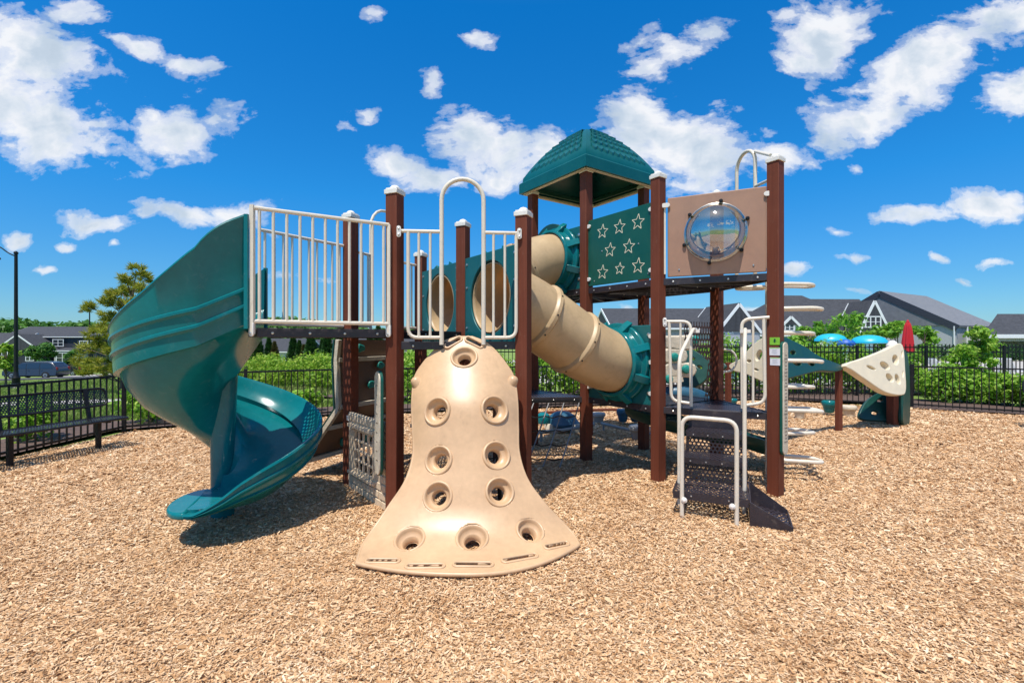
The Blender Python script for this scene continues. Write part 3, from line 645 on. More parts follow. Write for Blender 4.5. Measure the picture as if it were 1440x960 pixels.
def tube_slide(c0, c1, name, label, joints, r=.365, lead=.22, bow=0.0):
    d = e1; pts = []; a = Vector(c0); b = Vector(c1); L = (b - a).length
    for k in range(49):
        q = k / 48; t0, t1 = 2 * q ** 3 - 3 * q ** 2 + 1, q ** 3 - 2 * q ** 2 + q; t2, t3 = -2 * q ** 3 + 3 * q ** 2, q ** 3 - q ** 2
        pts.append(a * t0 + d * (t1 * L * .95) + b * t2 + d * (t3 * L * .95) + u1 * (bow * math.sin(math.pi * q)))
    m = MB(); m.tube(pts, r, 40, caps=False); o = m.build(name, 'tube_plastic', PS, smooth=60, thick=.012, label=label)
    for j in joints:
        i = int(j * 48); tg = (pts[i + 1] - pts[i - 1]).normalized()
        mm = MB(); mm.lathe([(r + .002, -.05), (r + .012, -.045), (r + .034, -.02), (r + .036, 0.018), (r + .012, .04), (r + .002, .045)], pts[i], tg, 40, caps=False)
        jo = mm.build('tube_joint', 'tube_plastic', o)
        s2 = tg.cross(Z).normalized(); s3 = tg.cross(s2); bb = MB()
        for k in range(10):
            a_ = 2 * math.pi * k / 10; rd = s2 * math.cos(a_) + s3 * math.sin(a_); bb.lathe([(.011, 0), (.009, .006)], pts[i] + rd * (r + .034), rd, seg=7)
        bb.build('bolt', 'black_coat', o)
    return o, pts
ts, tpts = tube_slide(m_CB + Z * 2.06, m_NM + Z * 1.345, 'tube_slide', 'beige tube sloping down beside the middle posts', (.34, .62))
ct, _ = tube_slide(m_BE + Z * 2.06, m_WN + Z * 2.76, 'crawl_tube', 'upper beige tube leading up to the roofed deck', (.35, .66))
collar(m_NM - e1 * .015 + Z * 1.345, -e1, .37, tp3); collar(m_WN - e1 * .015 + Z * 2.76, -e1, .37, tp4)
collar(m_CB + e1 * .015 + Z * 2.06, e1, .385, tp1); collar(m_BE + e1 * .015 + Z * 2.06, e1, .385, tp2)
# vertical ribbed shield rising behind the crawl tube
MB().lathe([(.36, -.03), (.40, -.03), (.40, .03), (.36, .03)], m_WN + u1 * .1 + e1 * -.04 + Z * 2.90, e1, 36).build('arch_shield', 'dark_green', tp4, bevel=.006)

# ------------------------------------------------------------------ star panel and bubble panel
nNM = -e1; cNM = m_NM + nNM * 0.02
def flat_panel(c, d, n, w, h0, h1, material, label, rnd=.03, th=.02):
    q = []
    for (sx, hz, a0) in ((1, h0 + rnd, -90), (1, h1 - rnd, 0), (-1, h1 - rnd, 90), (-1, h0 + rnd, 180)):
        for k in range(5):
            a = R(a0 + 22.5 * k); q.append(Vector(c) + Vector(d) * (sx * (w / 2 - rnd) + rnd * math.cos(a)) + Z * (hz + rnd * math.sin(a)))
    return MB().prism(q, Vector(n) * th).build('panel', material, PS, bevel=.003, label=label)
sp_ = flat_panel(m_NM + nNM * .0, u1, nNM, pw_ + .02, HU + .02, 3.20, 'green_panel', 'dark green panel with eight outlined stars')
face = m_NM + nNM * .0205
for (zx, zy, zr) in ((505, 568, 40), (587, 546, 41), (676, 522, 44), (541, 657, 40), (632, 640, 42), (505, 764, 40), (588, 747, 34), (677, 733, 44)):
    px, py = 700 + zx / 3.4286, 160 + zy / 3.4286; c = hit(px, py, face, nNM); sc = zr / 3.4286 * c.y / F * 0.90
    m = MB(); outer = [];
    for k in range(10):
        a = math.pi / 2 + math.pi * k / 5 + .12; r_ = sc if k % 2 == 0 else sc * .42
        outer.append(c + u1 * (r_ * math.cos(a)) + Z * (r_ * math.sin(a)))
    for k in range(10): m.bar(outer[k], outer[(k + 1) % 10], .0075, .004, up=nNM)
    m.build('star', 'star_ink', sp_, smooth=0)
clamps(m_NM, u1, nNM, pw_, (2.42, 3.12), sp_)
m = MB()
for px, py in ((725, 770), (465, 806), (502, 662), (678, 626)):
    q = hit(700 + px / 3.4286, 160 + py / 3.4286, face, nNM); m.lathe([(.010, 0), (.006, .006)], q, nNM, seg=8)
m.build('bolt', 'bolt_metal', sp_)
dMR = (P['R'] - P['M']).normalized(); nMR = V(dMR.y, -dMR.x, 0); m_MR = (P['M'] + P['R']) / 2
# panel quad from the photograph's corners
pl = hit(939, 330, m_MR, nMR); pr = hit(1078, 330, m_MR, nMR); wb = ((V(pr.x, pr.y, 0) - V(pl.x, pl.y, 0)).length); cb_ = (V(pl.x, pl.y, 0) + V(pr.x, pr.y, 0)) / 2
bc = hit(1004, 327, m_MR, nMR); hb = holed_panel(V(cb_.x, cb_.y, 0), dMR, nMR, wb, HU + .015, 3.215, bc.z, .29, th=.022, material='tan_panel', lab='tan panel holding a clear bubble window')
bc0 = V(cb_.x, cb_.y, bc.z)
m = MB(); m.lathe([(.305, .012), (.315, .018), (.31, .024), (.296, .024), (.29, .05), (.278, .10), (.25, .16), (.205, .215), (.15, .25), (.08, .272), (.02, .28)], bc0, nMR, 40)
bub = m.build('bubble_window', 'clear_dome', hb, smooth=80)
MB().torus(bc0 + nMR * .016, nMR, .316, .0045).build('window_ring', 'bolt_metal', hb)
m = MB()
for k in range(6):
    a = R(20 + 60 * k); q = bc0 + (dMR * math.cos(a) + Z * math.sin(a)) * .335 + nMR * .011; m.lathe([(.020, 0), (.020, .022), (.012, .03)], q, nMR, seg=10)
m.build('bolt', 'black_coat', hb)
m = MB()
for sx, h in ((-.37, 2.40), (.37, 2.40)): m.lathe([(.012, 0), (.007, .008)], V(cb_.x, cb_.y, h) + dMR * sx + nMR * .011, nMR, seg=8)
m.build('bolt', 'bolt_metal', hb); clamps(V(cb_.x, cb_.y, 0) , dMR, nMR, wb + .03, (3.13,), hb)
MB().bar(lvl('M', 2.36) + dMR * .07, lvl('M', 3.16) + dMR * .07, .03, .02).bar(lvl('R', 2.36) - dMR * .075, lvl('R', 3.16) - dMR * .075, .03, .02).build('frame_rail', 'cream_coat', hb)

# hoop over the exit to the loop ladder, behind post R
dXR = (P['R'] - P['X']).normalized(); nXR = V(-dXR.y, dXR.x, 0)
if nXR.x < 0: nXR = -nXR
q0, q1 = at(1036, 300, 5.75), at(1062, 300, 5.40); q0.z = q1.z = 0; dq = (q1 - q0).normalized(); rq = (q1 - q0).length / 2; zq = at(1050, 215, 5.6).z - rq
MB().tube([q0 + Z * HU, q0 + Z * zq] + arc((q0 + q1) / 2 + Z * zq, dq, Z, rq, math.pi, 0, 12) + [q1 + Z * HU], .021, 12).build('hoop', 'cream_coat', PS, label='cream hoop above the tan panel')
zz_ = at(1060, 214, 5.42).z
MB().tube([q1 + Z * zz_, lvl('R', at(1090, 219, 4.98).z) + V(-.01, .075, 0)], TR).tube([q1 + Z * at(1062, 263, 5.42).z, lvl('R', at(1085, 251, 4.95).z) + V(0, .06, 0)], TR).build('railing', 'cream_coat', PS, split='rail')

# ------------------------------------------------------------------ peaked roof
def roof():
    c = (P['N'] + P['K']) / 2; hd = 1.035; cs = [c + (P[k] - c).normalized() * hd for k in ('N', 'Q', 'K', 'W')]
    z0, z1, zt_ = 3.885, 4.035, 4.735
    m = MB(); prof = lambda t_: (1 - (1 - t_) ** 1.95)
    def ringpt(i, t_, s_):
        a, b = cs[i], cs[(i + 1) % 4]; p = lerp(a, b, s_); return lerp(p, c, t_)
    NS = 16; rows = [0, .06, .14, .24, .34, .45, .56, .68, .80, .91, .97]
    vs = []; n4 = NS * 4
    def radius(p, t_): return p
    def ring(t_, zz, sc=1.0):
        r_ = []
        for i in range(4):
            for k in range(NS):
                p = ringpt(i, t_, k / NS); r_.append(V(c.x + (p.x - c.x) * sc, c.y + (p.y - c.y) * sc, zz))
        return r_
    vs += ring(0, z0, .965); vs += ring(0, z0, 1.0); vs += ring(0, z1 - .012, 1.0); vs += ring(0, z1, .99); vs += ring(0, z1 + .002, .965)
    for t_ in rows: vs += ring(t_, z1 + (zt_ - z1) * prof(t_), 0.955 if t_ == 0 else 1)
    nr = 5 + len(rows)
    fs = [(j * n4 + k, j * n4 + (k + 1) % n4, (j + 1) * n4 + (k + 1) % n4, (j + 1) * n4 + k) for j in range(nr - 1) for k in range(n4)]
    fs.append(tuple((nr - 1) * n4 + k for k in range(n4)))
    m.add(vs, fs); o = m.build('roof', 'roof_teal', PS, smooth=28, thick=0.018, label='peaked teal roof with moulded scalloped shingles')
    sh = MB()
    for i in range(4):
        for r_ in range(8):
            ta, tb = .10 + r_ * .105, .10 + (r_ + 1) * .105 + .02; half = 1 - ta; cnt = max(2, int(round(11 * (1 - ta * .95)))); w0 = .10
            for k in range(cnt):
                s0 = .075 / (1 - ta * .9) if ta < .8 else .2
                s_a, s_b = lerp(s0, 1 - s0, (k + (.0 if r_ % 2 else .0)) / cnt), lerp(s0, 1 - s0, (k + 1) / cnt)
                if s_b <= s_a: continue
                pts = []
                for q in range(7):      # scalloped lower edge
                    f = q / 6; tt_ = ta + .035 * (1 - math.sin(math.pi * f)) ; p = ringpt(i, tt_, lerp(s_a, s_b, f)); og = (p - c).normalized() * .018; pts.append(V(p.x + og.x, p.y + og.y, z1 + (zt_ - z1) * prof(tt_) + .032))
                top = []
                for q in range(7):
                    f = q / 6; p = ringpt(i, tb, lerp(s_a, s_b, f)); top.append(V(p.x, p.y, z1 + (zt_ - z1) * prof(min(tb, .98)) + .010))
                base_ = [p - Z * .055 for p in pts]
                vs2 = pts + top + base_; sh.add(vs2, [(q, q + 1, 8 + q, 7 + q) for q in range(6)] + [(q + 1, q, 14 + q, 15 + q) for q in range(6)])
    sh.build('shingle_relief', 'roof_teal', o, smooth=30)
    fr = MB()
    for i in range(4):
        a, b = [c + (q - c) * .93 for q in (cs[i], cs[(i + 1) % 4])]; fr.bar(a + Z * (z0 + .0), b + Z * (z0 + .0), .05, .035)
        d_ = (b - a).normalized()
    fr.build('roof_frame', 'stone_plastic', o, bevel=.004)
    ins = MB()
    for i in range(4):
        a, b = [c + (q - c) * .80 for q in (cs[i], cs[(i + 1) % 4])]; ins.bar(a + Z * (z0 + .05), b + Z * (z0 + .05), .035, .05)
        ins.bar(c + (cs[i] - c) * .90 + Z * (z0 + .04), c + Z * (zt_ - .2), .035, .05)
    ins.build('inner_brace', 'dark_green', o)
roof()

# ------------------------------------------------------------------ bell climber
def bell():
    # rows: (pixel y of the row, depth, left px, right px, side set-back left, right)
    rows = [(477, 4.46, 643, 664, .00, .00), (485, 4.42, 623, 683, .03, .02), (499, 4.36, 609, 698, .07, .06), (516, 4.27, 595, 711, .13, .12), (537, 4.17, 584, 722, .19, .18), (572, 4.03, 580.5, 726.5, .22, .21),
            (610, 3.95, 581.5, 727.5, .20, .20), (648, 3.87, 582, 729, .17, .18), (686, 3.78, 571, 741, .13, .16), (722, 3.69, 548, 765, .12, .18), (755, 3.565, 526, 789, .12, .26), (784, 3.39, 509, 806, .13, .36), (811, 3.165, 502, 814, .16, .46)]
    N = len(rows); ks = list(range(N)); col = lambda j: [r_[j] for r_ in rows]
    def surf(k, v):
        y = interp(k, ks, col(0)); zc = interp(k, ks, col(1)); xl = interp(k, ks, col(2)); xr = interp(k, ks, col(3)); bl = interp(k, ks, col(4)); br = interp(k, ks, col(5))
        c = at((xl + xr) / 2, y, zc); dl, dr = zc + bl, zc + br
        Lp = at(xl, 480, dl); Rp = at(xr, 480, dr)
        e = abs(v) ** 2.2; x = c.x + (Rp.x - c.x) * v if v > 0 else c.x + (c.x - Lp.x) * v
        yy = c.y + (br if v > 0 else bl) * e
        drop = 0.0
        z = c.z
        if k > 10.5: z = max(z, 0.0) 
        f = min(1, max(0, (k - 9.0) / 3.0)); z = lerp(z, max(.025, c.z), f)
        return Vector((x, yy, z + .016))
    NU, NV = 240, 150
    grid = [[surf(12.0 * i / (NU - 1), -1 + 2 * j / (NV - 1)) for j in range(NV)] for i in range(NU)]
    # find surface points in the direction of the photographed footholds
    pix = [[(720 + F * p.x / p.y, 480 - F * (p.z - CAMH) / p.y) for p in row] for row in grid]
    def find(px, py):
        b = min(((pix[i][j][0] - px) ** 2 + (pix[i][j][1] - py) ** 2, i, j) for i in range(NU) for j in range(NV)); return b[1], b[2]
    def frame(i, j):
        i = min(max(i, 2), NU - 3); j = min(max(j, 2), NV - 3); du = (grid[i + 2][j] - grid[i - 2][j]).normalized(); dv = (grid[i][j + 2] - grid[i][j - 2]).normalized(); n = du.cross(dv).normalized()
        if n.y > 0: n = -n
        return grid[i][j], du, dv, n
    holes = [(653, 503, .118), (615, 579, .118), (695.5, 577, .118), (617, 647, .115), (698, 641, .115), (616, 698, .115), (703, 692, .112), (576, 759, .112), (664, 758, .118), (746, 747, .108)]
    slots = [(539, 790.5, 19, 1), (598, 797.5, 23, 1), (665, 795.5, 24, 0), (731, 786, 22, -9), (782, 769, 15, -14), (638, 482, 11, -28), (667, 482, 11, 28)]
    removed = set(); rings = []
    for (px, py, r_) in holes:
        i, j = find(px, py); c, du, dv, n = frame(i, j); rings.append((c, n, du, dv, r_))
    sl = []
    for (px, py, hw, ang) in slots:
        i, j = find(px, py); c, du, dv, n = frame(i, j); i2, j2 = find(px + hw * math.cos(R(ang)), py + hw * math.sin(R(ang))); ax = (grid[i2][j2] - c); L = ax.length; ax.normalize(); sl.append((c, n, ax, L))
    m = MB(); vs = [grid[i][j] for i in range(NU) for j in range(NV)]; fs = []
    for i in range(NU - 1):
        for j in range(NV - 1):
            p = (grid[i][j] + grid[i + 1][j + 1]) / 2; bad = False
            for (c, n, du, dv, r_) in rings:
                if (p - c).length < r_ + .0015: bad = True; break
            if not bad:
                for (c, n, ax, L) in sl:
                    q = p - c
                    if abs(q.dot(ax)) < L and (q - ax * q.dot(ax)).length < .019 and q.length < .4: bad = True; break
            if not bad: fs.append((i * NV + j, i * NV + j + 1, (i + 1) * NV + j + 1, (i + 1) * NV + j))
    m.add(vs, fs); bmh = m.build('bell_climber', 'beige_plastic', PS, smooth=70, label='beige bell shaped climber with ten round footholds')
    md = bmh.modifiers.new('thick', 'SOLIDIFY'); md.thickness = .025; md.offset = 1 if False else 0
    for (c, n, du, dv, r_) in rings:
        k = r_ / .115; mm = MB()
        mm.lathe([(.125 * k, -.012), (.123 * k, .003), (.116 * k, .010), (.108 * k, .010), (.101 * k, .003), (.095 * k, -.014), (.088 * k, -.030), (.070 * k, -.040), (.061 * k, -.045), (.057 * k, -.10), (.053 * k, -.10)], c + n * .012, n, 36, caps=False)
        mm.build('foothold', 'beige_plastic', bmh, smooth=60)
    for (c, n, ax, L) in sl:
        sd = n.cross(ax).normalized(); ring_ = []
        for k in range(28):
            a = 2 * math.pi * k / 28; ring_.append(c + n * .013 + ax * ((L - .01) * (1 if math.cos(a) > 0 else -1) + .027 * math.cos(a)) + sd * (.028 * math.sin(a)))
        mm = MB(); mm.tube(ring_, .0105, 8, closed=True); mm.build('slot_lip', 'beige_plastic', bmh, smooth=60)
    # rim bead round the outline
    edge = [grid[i][0] for i in range(0, NU, 3)] + [grid[NU - 1][j] for j in range(0, NV, 3)] + [grid[i][NV - 1] for i in range(NU - 1, -1, -3)] + [grid[0][j] for j in range(NV - 1, -1, -12)]
    MB().tube(edge, .016, 8, closed=True).build('rim_bead', 'beige_plastic', bmh, smooth=60)
    for px, py in ((589, 533), (718, 531)):
        i, j = find(px, py); c, du, dv, n = frame(i, j); s = -1 if px < 650 else 1
        MB().lathe([(.110, -.14), (.080, -.05), (.052, .03), (.043, .058), (.031, .076), (.010, .084)], c + Z * -.05, (n * .8 + Z * .75 + V(s * .35, 0, 0)).normalized(), 18).build('grip_knob', 'beige_plastic', bmh, smooth=70)
    # small legs behind
    MB().tube([V(-.75, 4.30, 0), V(-.70, 4.34, .9)], .02).tube([V(-.10, 4.30, 0), V(-.15, 4.34, .9)], .02).build('support_leg', 'black_coat', bmh)
bell()

# ------------------------------------------------------------------ spiral slide
def spiral():
    ax = V(-2.62, 4.33, 0); Rm, hw = .42, .37
    p0 = (P['S'] + P['G']) / 2; head0 = V(-.95, -.30, 0).normalized()
    a0 = R(-72.5); st = ax + V(math.cos(a0), math.sin(a0), 0) * Rm
    A1 = R(-432)
    path = []   # (pos, tangent, param)
    ns = 8
    for k in range(ns): path.append((lerp(p0, st, k / ns), None, -44 + 44 * k / ns))
    na = 120
    for k in range(na + 1):
        a = lerp(a0, A1, k / na); path.append((ax + V(math.cos(a), math.sin(a), 0) * Rm, V(math.sin(a), -math.cos(a), 0), k / na * 359.5))
    for k in range(1, 9): path.append((ax + V(math.cos(A1), math.sin(A1), 0) * Rm + V(math.sin(A1), -math.cos(A1), 0) * (.11 * k / 8), V(math.sin(A1), -math.cos(A1), 0), 359.5 + 11 * k / 8))
    # parameter q: degrees travelled; -1..0 entrance, 377.5.. exit run
    bed = lambda q: interp(q, [-44, 10, 60, 107, 200, 250, 287, 320, 345, 359, 371], [1.74, 1.53, 1.355, 1.23, .80, .56, .39, .28, .25, .25, .25])
    wall = lambda q: interp(q, [-44, -22, -5, 15, 30, 60, 107, 160, 230, 290, 322, 338, 350, 360, 371], [.85, .835, .765, .585, .475, .375, .34, .30, .31, .36, .32, .24, .13, .055, .035])
    iwall = lambda q: interp(q, [-44, 0, 40, 200, 325, 356, 371], [.55, .45, .25, .16, .14, .10, .03])
    rows = []; NP = len(path)
    for i, (p, tg, q) in enumerate(path):
        if tg is None: tg = head0
        left = V(tg.y, -tg.x, 0) * -1      # left of the direction of travel = outwards
        if left.dot(p - ax) < 0: left = -left
        w_ = hw
        if q > 359: w_ = hw * (1 - .15 * ((q - 359) / 12) ** 2)
        b, h, hi = bed(q), wall(q), iwall(q); flare = .022 + .03 * min(1, max(0, (h - .4) / .3))
        inn = hw * .80 if 0 <= q <= 359 else w_ * .9
        prof = []   # (offset outwards, z) going over the section: outer skirt, outer rim, inside, bed, inner rim, back under
        outer_r = w_; g = [(outer_r + .012, b - .005)]
        # outer face with two raised ridges
        lo, hi_ = b, b + h
        ks_ = min(1, h / .38) / max(h, .01); ff = [0, .115 * ks_, .135 * ks_, .155 * ks_, .165 * ks_, .245 * ks_, .265 * ks_, .285 * ks_, .295 * ks_, .97]
        bump_ = [0, .0, .018, .016, .0, .0, .018, .016, .0, .004]
        outer = [(outer_r + flare * f + bm_, lo + h * f) for f, bm_ in zip(ff, bump_)]
        kb = min(1, max(0, (q - 150) / 80)) * min(1, max(0, (366 - q) / 20)); outer = [(o_ - .17 * kb * max(0, 1 - f / .75) ** 2.2, z_) for (o_, z_), f in zip(outer, ff)]
        if kb > .5: outer = [(o_, z_) for o_, z_ in outer]
        rim = [(outer_r + flare + .012, hi_ - .005), (outer_r + flare + .004, hi_ + .012), (outer_r + flare - .016, hi_ + .008)]
        inside = [(outer_r + flare * f - .030 - (.05 + .10 * kb) * (1 - f) ** 2, lo + .10 + (h - .10) * f if h > .12 else lo + .03 + (h - .03) * f) for f in (.9, .6, .3, .1)]
        bedp = [(outer_r * f * (1 - .10 * kb * (f > 0)), b + .04 + .03 * abs(f) ** 3 + (.10 * max(0, -f) ** 3) + (.035 * max(0, f) ** 4 if h > .1 else 0)) for f in (.80, .55, .25, 0, -.3, -.6)]
        innr = [(-inn, b + .13 * (hi > .09) + .03), (-inn - .03, b + hi), (-inn - .055, b + hi)]
        und_z = b - interp(q, [-44, 0, 40, 90, 150, 220, 270, 310, 358, 371], [.08, .42, .60, .62, .56, .36, .22, .10, .03, .03])
        dp_ = b - und_z; under = [(-inn - .06, b + hi - .02), (-inn - .05, und_z)] + [(w_ - .17 * kb * (1 - f_) - f_ * (w_ + inn), b - .004 - dp_ * g_) for f_, g_ in ((.85, .87), (.7, .76), (.5, .62), (.3, .45), (.12, .18), (.06, .0))]
        prof = outer + rim + inside + bedp + innr + under
        rows.append([p + left * o + Z * z for o, z in prof])
    m = MB(); n = len(rows[0]); vs = [v for r_ in rows for v in r_]
    fs = [(i * n + k, i * n + (k + 1) % n, (i + 1) * n + (k + 1) % n, (i + 1) * n + k) for i in range(NP - 1) for k in range(n)]
    fs += [tuple(range(n - 1, -1, -1)), tuple((NP - 1) * n + k for k in range(n))]
    m.add(vs, fs)
    so = m.build('spiral_slide', 'teal_plastic', PS, smooth=40, weld=True, label='glossy teal spiral slide curling down to the wood chips')
    # rounded exit lip
    c = rows[-1]; hd_ = V(math.sin(A1), -math.cos(A1), 0); ls_ = V(-hd_.y, hd_.x, 0); ctr = ax + V(math.cos(A1), math.sin(A1), 0) * Rm + hd_ * .10 + Z * .242
    tip = []
    for k in range(25):
        a = math.pi * k / 24; tip.append(ctr + hd_ * (.20 * math.sin(a)) + ls_ * (.33 * math.cos(a)))
    tipm = MB(); tipm.prism(tip, Z * .055); tipm.build('exit_lip', 'teal_plastic', so, bevel=.022, bseg=5)
    MB().lathe([(.095, .0), (.095, .1), (.095, .45), (.10, .75), (.11, 1.0), (.12, 1.25), (.12, 1.55)], ax + V(-.03, 0, -.02), Z, 24).build('center_column', 'teal_plastic', so, smooth=50)
    # footing under the exit
    # hood edge frame at the mouth
    MB().bar(P['S'] + V(.01, -.06, 1.70), P['S'] + V(.01, -.06, 2.60), .022, .03).bar(P['G'] + V(.01, .04, 1.70), P['G'] + V(.01, .04, 2.3), .022, .03).build('entrance_flange', 'teal_plastic', so)
spiral()

# ------------------------------------------------------------------ stair with handrails, transfer step
def stairs():
    t_ = dMR; n = nMR; M0 = P['M']
    def q(a, off, h): return M0 + t_ * a + n * off + Z * h
    a0, a1 = .33, .885
    steps = [(HL, .06, .0, .0), (.665, .34, .06, -.01), (.455, .62, .06, -.02), (.225, 1.0, .02, -.05)]
    prev_off, prev_h = .03, HL
    treads = [(.665, .03, .34, a0, a1), (.455, .30, .62, a0 - .01, a1 + .005), (.225, .58, 1.0, a0 - .06, a1 + .01)]
    so = MB().bar(q(a0, .035, HL - .10), q(a1, .035, HL - .10), .02, .19).build('stair', 'deck_coat', PS, bevel=.003, label='dark perforated stair leading up to the low deck')
    for (h, o0, o1, b0, b1) in treads:
        m = MB(); m.add([q(b0, o0, h), q(b1, o0, h), q(b1, o1, h), q(b0, o1, h)], [(0, 1, 2, 3)])
        to = m.build('tread', 'perf_deck', so, smooth=0, uvfn=lambda co: (co.x * t_.x + co.y * t_.y, co.x * n.x + co.y * n.y))
        lip = .05 if h > .3 else .065
        MB().bar(q(b0, o1, h - lip / 2), q(b1, o1, h - lip / 2), .012, lip).bar(q(b0, o0, h - .012), q(b0, o1, h - .012), .012, .03).bar(q(b1, o0, h - .012), q(b1, o1, h - .012), .012, .03).build('tread_lip', 'deck_coat', to)
        mm = MB()
        for k in range(4 if h > .3 else 2):
            f = (k + .5) / (4 if h > .3 else 2); mm.lathe([(.009, 0), (.005, .005)], q(lerp(b0, b1, f), o1 + .007, h - .03), n, seg=8)
        mm.build('bolt', 'bolt_metal', to)
    tops = [(HL - .19, .045), (.665 - .05, .335), (.455 - .05, .61)]; bots = [.665, .455, .225]
    for (ht, o), hb_ in zip(tops, bots):
        m = MB(); m.add([q(a0, o - .01, hb_), q(a1, o - .01, hb_), q(a1, o - .01, ht), q(a0, o - .01, ht)], [(0, 1, 2, 3)])
        m.build('riser', 'perf_riser', so, smooth=0, uvfn=lambda co: (co.x * t_.x + co.y * t_.y, co.z))
    # side stringers
    for a in (a0 - .004, a1 + .004):
        m = MB(); pts = [q(a, .03, HL - .19), q(a, .03, .40), q(a, .30, .34), q(a, .60, .12), q(a, .60, .22), q(a, .58, .45), q(a, .32, .47), q(a, .30, .66), q(a, .06, .67)]
        m.prism(pts, t_ * .008); m.build('stringer', 'deck_coat', so)
    # lower step legs
    MB().bar(q(a0 + .02, .95, 0), q(a0 + .02, .95, .17), .03, .03).bar(q(a1 - .02, .62, 0), q(a1 - .02, .62, .2), .03, .03).build('step_leg', 'deck_coat', so)
    # wedge shaped transfer step on the right
    b0, b1 = a1 + .018, a1 + .34
    fr = [q(b0, 1.0, -.05), q(b1, 1.0, -.05), q(b1, 1.0, .045), q(b0, 1.0, .215)]
    bk = [q(b0, .60, -.05), q(b1, .60, -.05), q(b1, .60, .06), q(b0, .60, .285)]
    wd = MB(); wd.prism(fr, n * .012); wo = wd.build('side_ramp', 'deck_coat', PS, bevel=.002, label='dark wedge shaped ramp beside the lowest step')
    MB().prism(bk, n * .012).build('back_plate', 'deck_coat', wo)
    MB().prism([q(b0, .61, -.05), q(b0, 1.0, -.05), q(b0, 1.0, .21), q(b0, .61, .28)], t_ * .01).build('end_plate', 'deck_coat', wo)
    MB().add([q(b0 + .08, .62, .075), q(b1, .62, .03), q(b1, 1.0, .03), q(b0 + .08, 1.0, .12)], [(0, 1, 2, 3)]).build('ramp_tread', 'perf_deck', wo, smooth=0, uvfn=lambda co: (co.x * t_.x + co.y * t_.y, co.x * n.x + co.y * n.y))
    MB().bar(q(b1, .60, .0), q(b1, 1.0, .0), .012, .09).build('end_lip', 'deck_coat', wo)
    # front hoop rail
    def onoff(px, py, off): return hit(px, py, P['M'] + n * off, n)
    f0, f1 = onoff(959, 700, 1.03), onoff(1036, 700, 1.03); zt = onoff(1000, 588, 1.03).z
    f0.z = f1.z = 0
    hp = MB().tube(rounded([f0 - Z * .1, f0 + Z * zt, f1 + Z * (zt - .01), f1 - Z * .1], .10, 7), .019, 12).build('handrail', 'cream_coat', PS, label='low cream hoop handrail in front of the stair')
    for p_ in (f0, f1):
        MB().lathe([(.026, 0), (.026, .012), (.012, .018), (.009, .026)], V(p_.x, p_.y, .165) + n * .012 + t_ * (.02 if p_ is f0 else -.035), n, 14).build('clamp', 'cap_white', hp)
    # two long sloping rails
    for px, dx, o_b, yb in ((955, 22, .74, 668), (1047, 1, .74, 676)):
        top = onoff(px + dx, 463, .10); low = onoff(px, 540, .72 if px > 1000 else .72); b_ = V(low.x, low.y, 0)
        hz = top.z
        pts = rounded([top, lerp(V(top.x, top.y, 0), b_, .12) + Z * (hz - .0), b_ + Z * (hz - .28), b_ - Z * .1], .14, 6) if dx > 5 else rounded([top, b_ + Z * (hz - .20), b_ - Z * .1], .14, 6)
        MB().tube(pts, .018, 12).build('handrail', 'cream_coat', PS)
        MB().box(top + V(0, 0, -.02), (.10, .05, .035), math.atan2(t_.y, t_.x)).build('rail_joint', 'cap_white', PS)
    # small guard frames left and right of the stair
    def gf(pts, bars, yb, yt, lab):
        o = MB().tube(rounded([onoff(px, py, .05) for px, py in pts], .085, 6), .0175, 12).build('railing', 'cream_coat', PS, label=lab)
        for x in bars:
            a, b = onoff(x, yb, .05), onoff(x, yt, .05); mm = MB(); flat_end_bar(mm, a, V(a.x, a.y, b.z), .0125); mm.build('baluster', 'cream_coat', o)
    gf([(936, 452), (971, 452), (972, 571)], [], 0, 0, 'small cream guard frame left of the stair'); gf([(941, 452), (944, 563), (971, 567)], [957], 563, 453, None)
    gf([(1044, 574), (1043, 449), (1082, 446)], [], 0, 0, 'small cream guard frame right of the stair'); gf([(1074, 448), (1076, 566), (1046, 570)], [1059], 568, 448, None)
    bracket(onoff(935, 453, .07), n, t_, PS)
stairs()

# ------------------------------------------------------------------ loop ladder
def loops():
    c = V(3.03, 5.60, 0)
    lo = MB().tube([c - Z * .1, c + Z * 2.36], .03, 12).build('ladder_pole', 'cream_coat', PS)
    lo['label'] = 'cream pole carrying the loop steps'
    for i, z in enumerate((.235, .53, .81, 1.07, 1.38, 1.70, 1.98, 2.27)):
        s = 1; a = R(-8 + (14 if i % 2 else -10)); dx, dy = V(math.cos(a), math.sin(a), 0), V(-math.sin(a), math.cos(a), 0)
        L = .56
        pts = [c + Z * z + dx * .02 - dy * .05, c + Z * z + dx * .16 - dy * .125, c + Z * z + dx * (L - .1) - dy * .115, c + Z * (z - .012) + dx * (L - .01) - dy * .06, c + Z * (z - .012) + dx * (L - .01) + dy * .06, c + Z * z + dx * (L - .1) + dy * .115, c + Z * z + dx * .16 + dy * .125, c + Z * z + dx * .02 + dy * .05]
        MB().tube(rounded(pts, .07, 4), .022, 10).build('loop_step', 'cream_coat', lo)
    a = R(172); dx, dy = V(math.cos(a), math.sin(a), 0), V(-math.sin(a), math.cos(a), 0); z = 2.235
    pts = [c + Z * z + dx * .02 - dy * .05, c + Z * z + dx * .12 - dy * .12, c + Z * z + dx * .30 - dy * .10, c + Z * z + dx * .36, c + Z * z + dx * .30 + dy * .10, c + Z * z + dx * .12 + dy * .12, c + Z * z + dx * .02 + dy * .05]
    MB().tube(rounded(pts, .07, 4), .022, 10).build('loop_step', 'cream_coat', lo)
    MB().tube([c + Z * 2.26, P['R'] + V(.02, .06, 2.26)], .018).build('ladder_arm', 'cream_coat', lo)
loops()

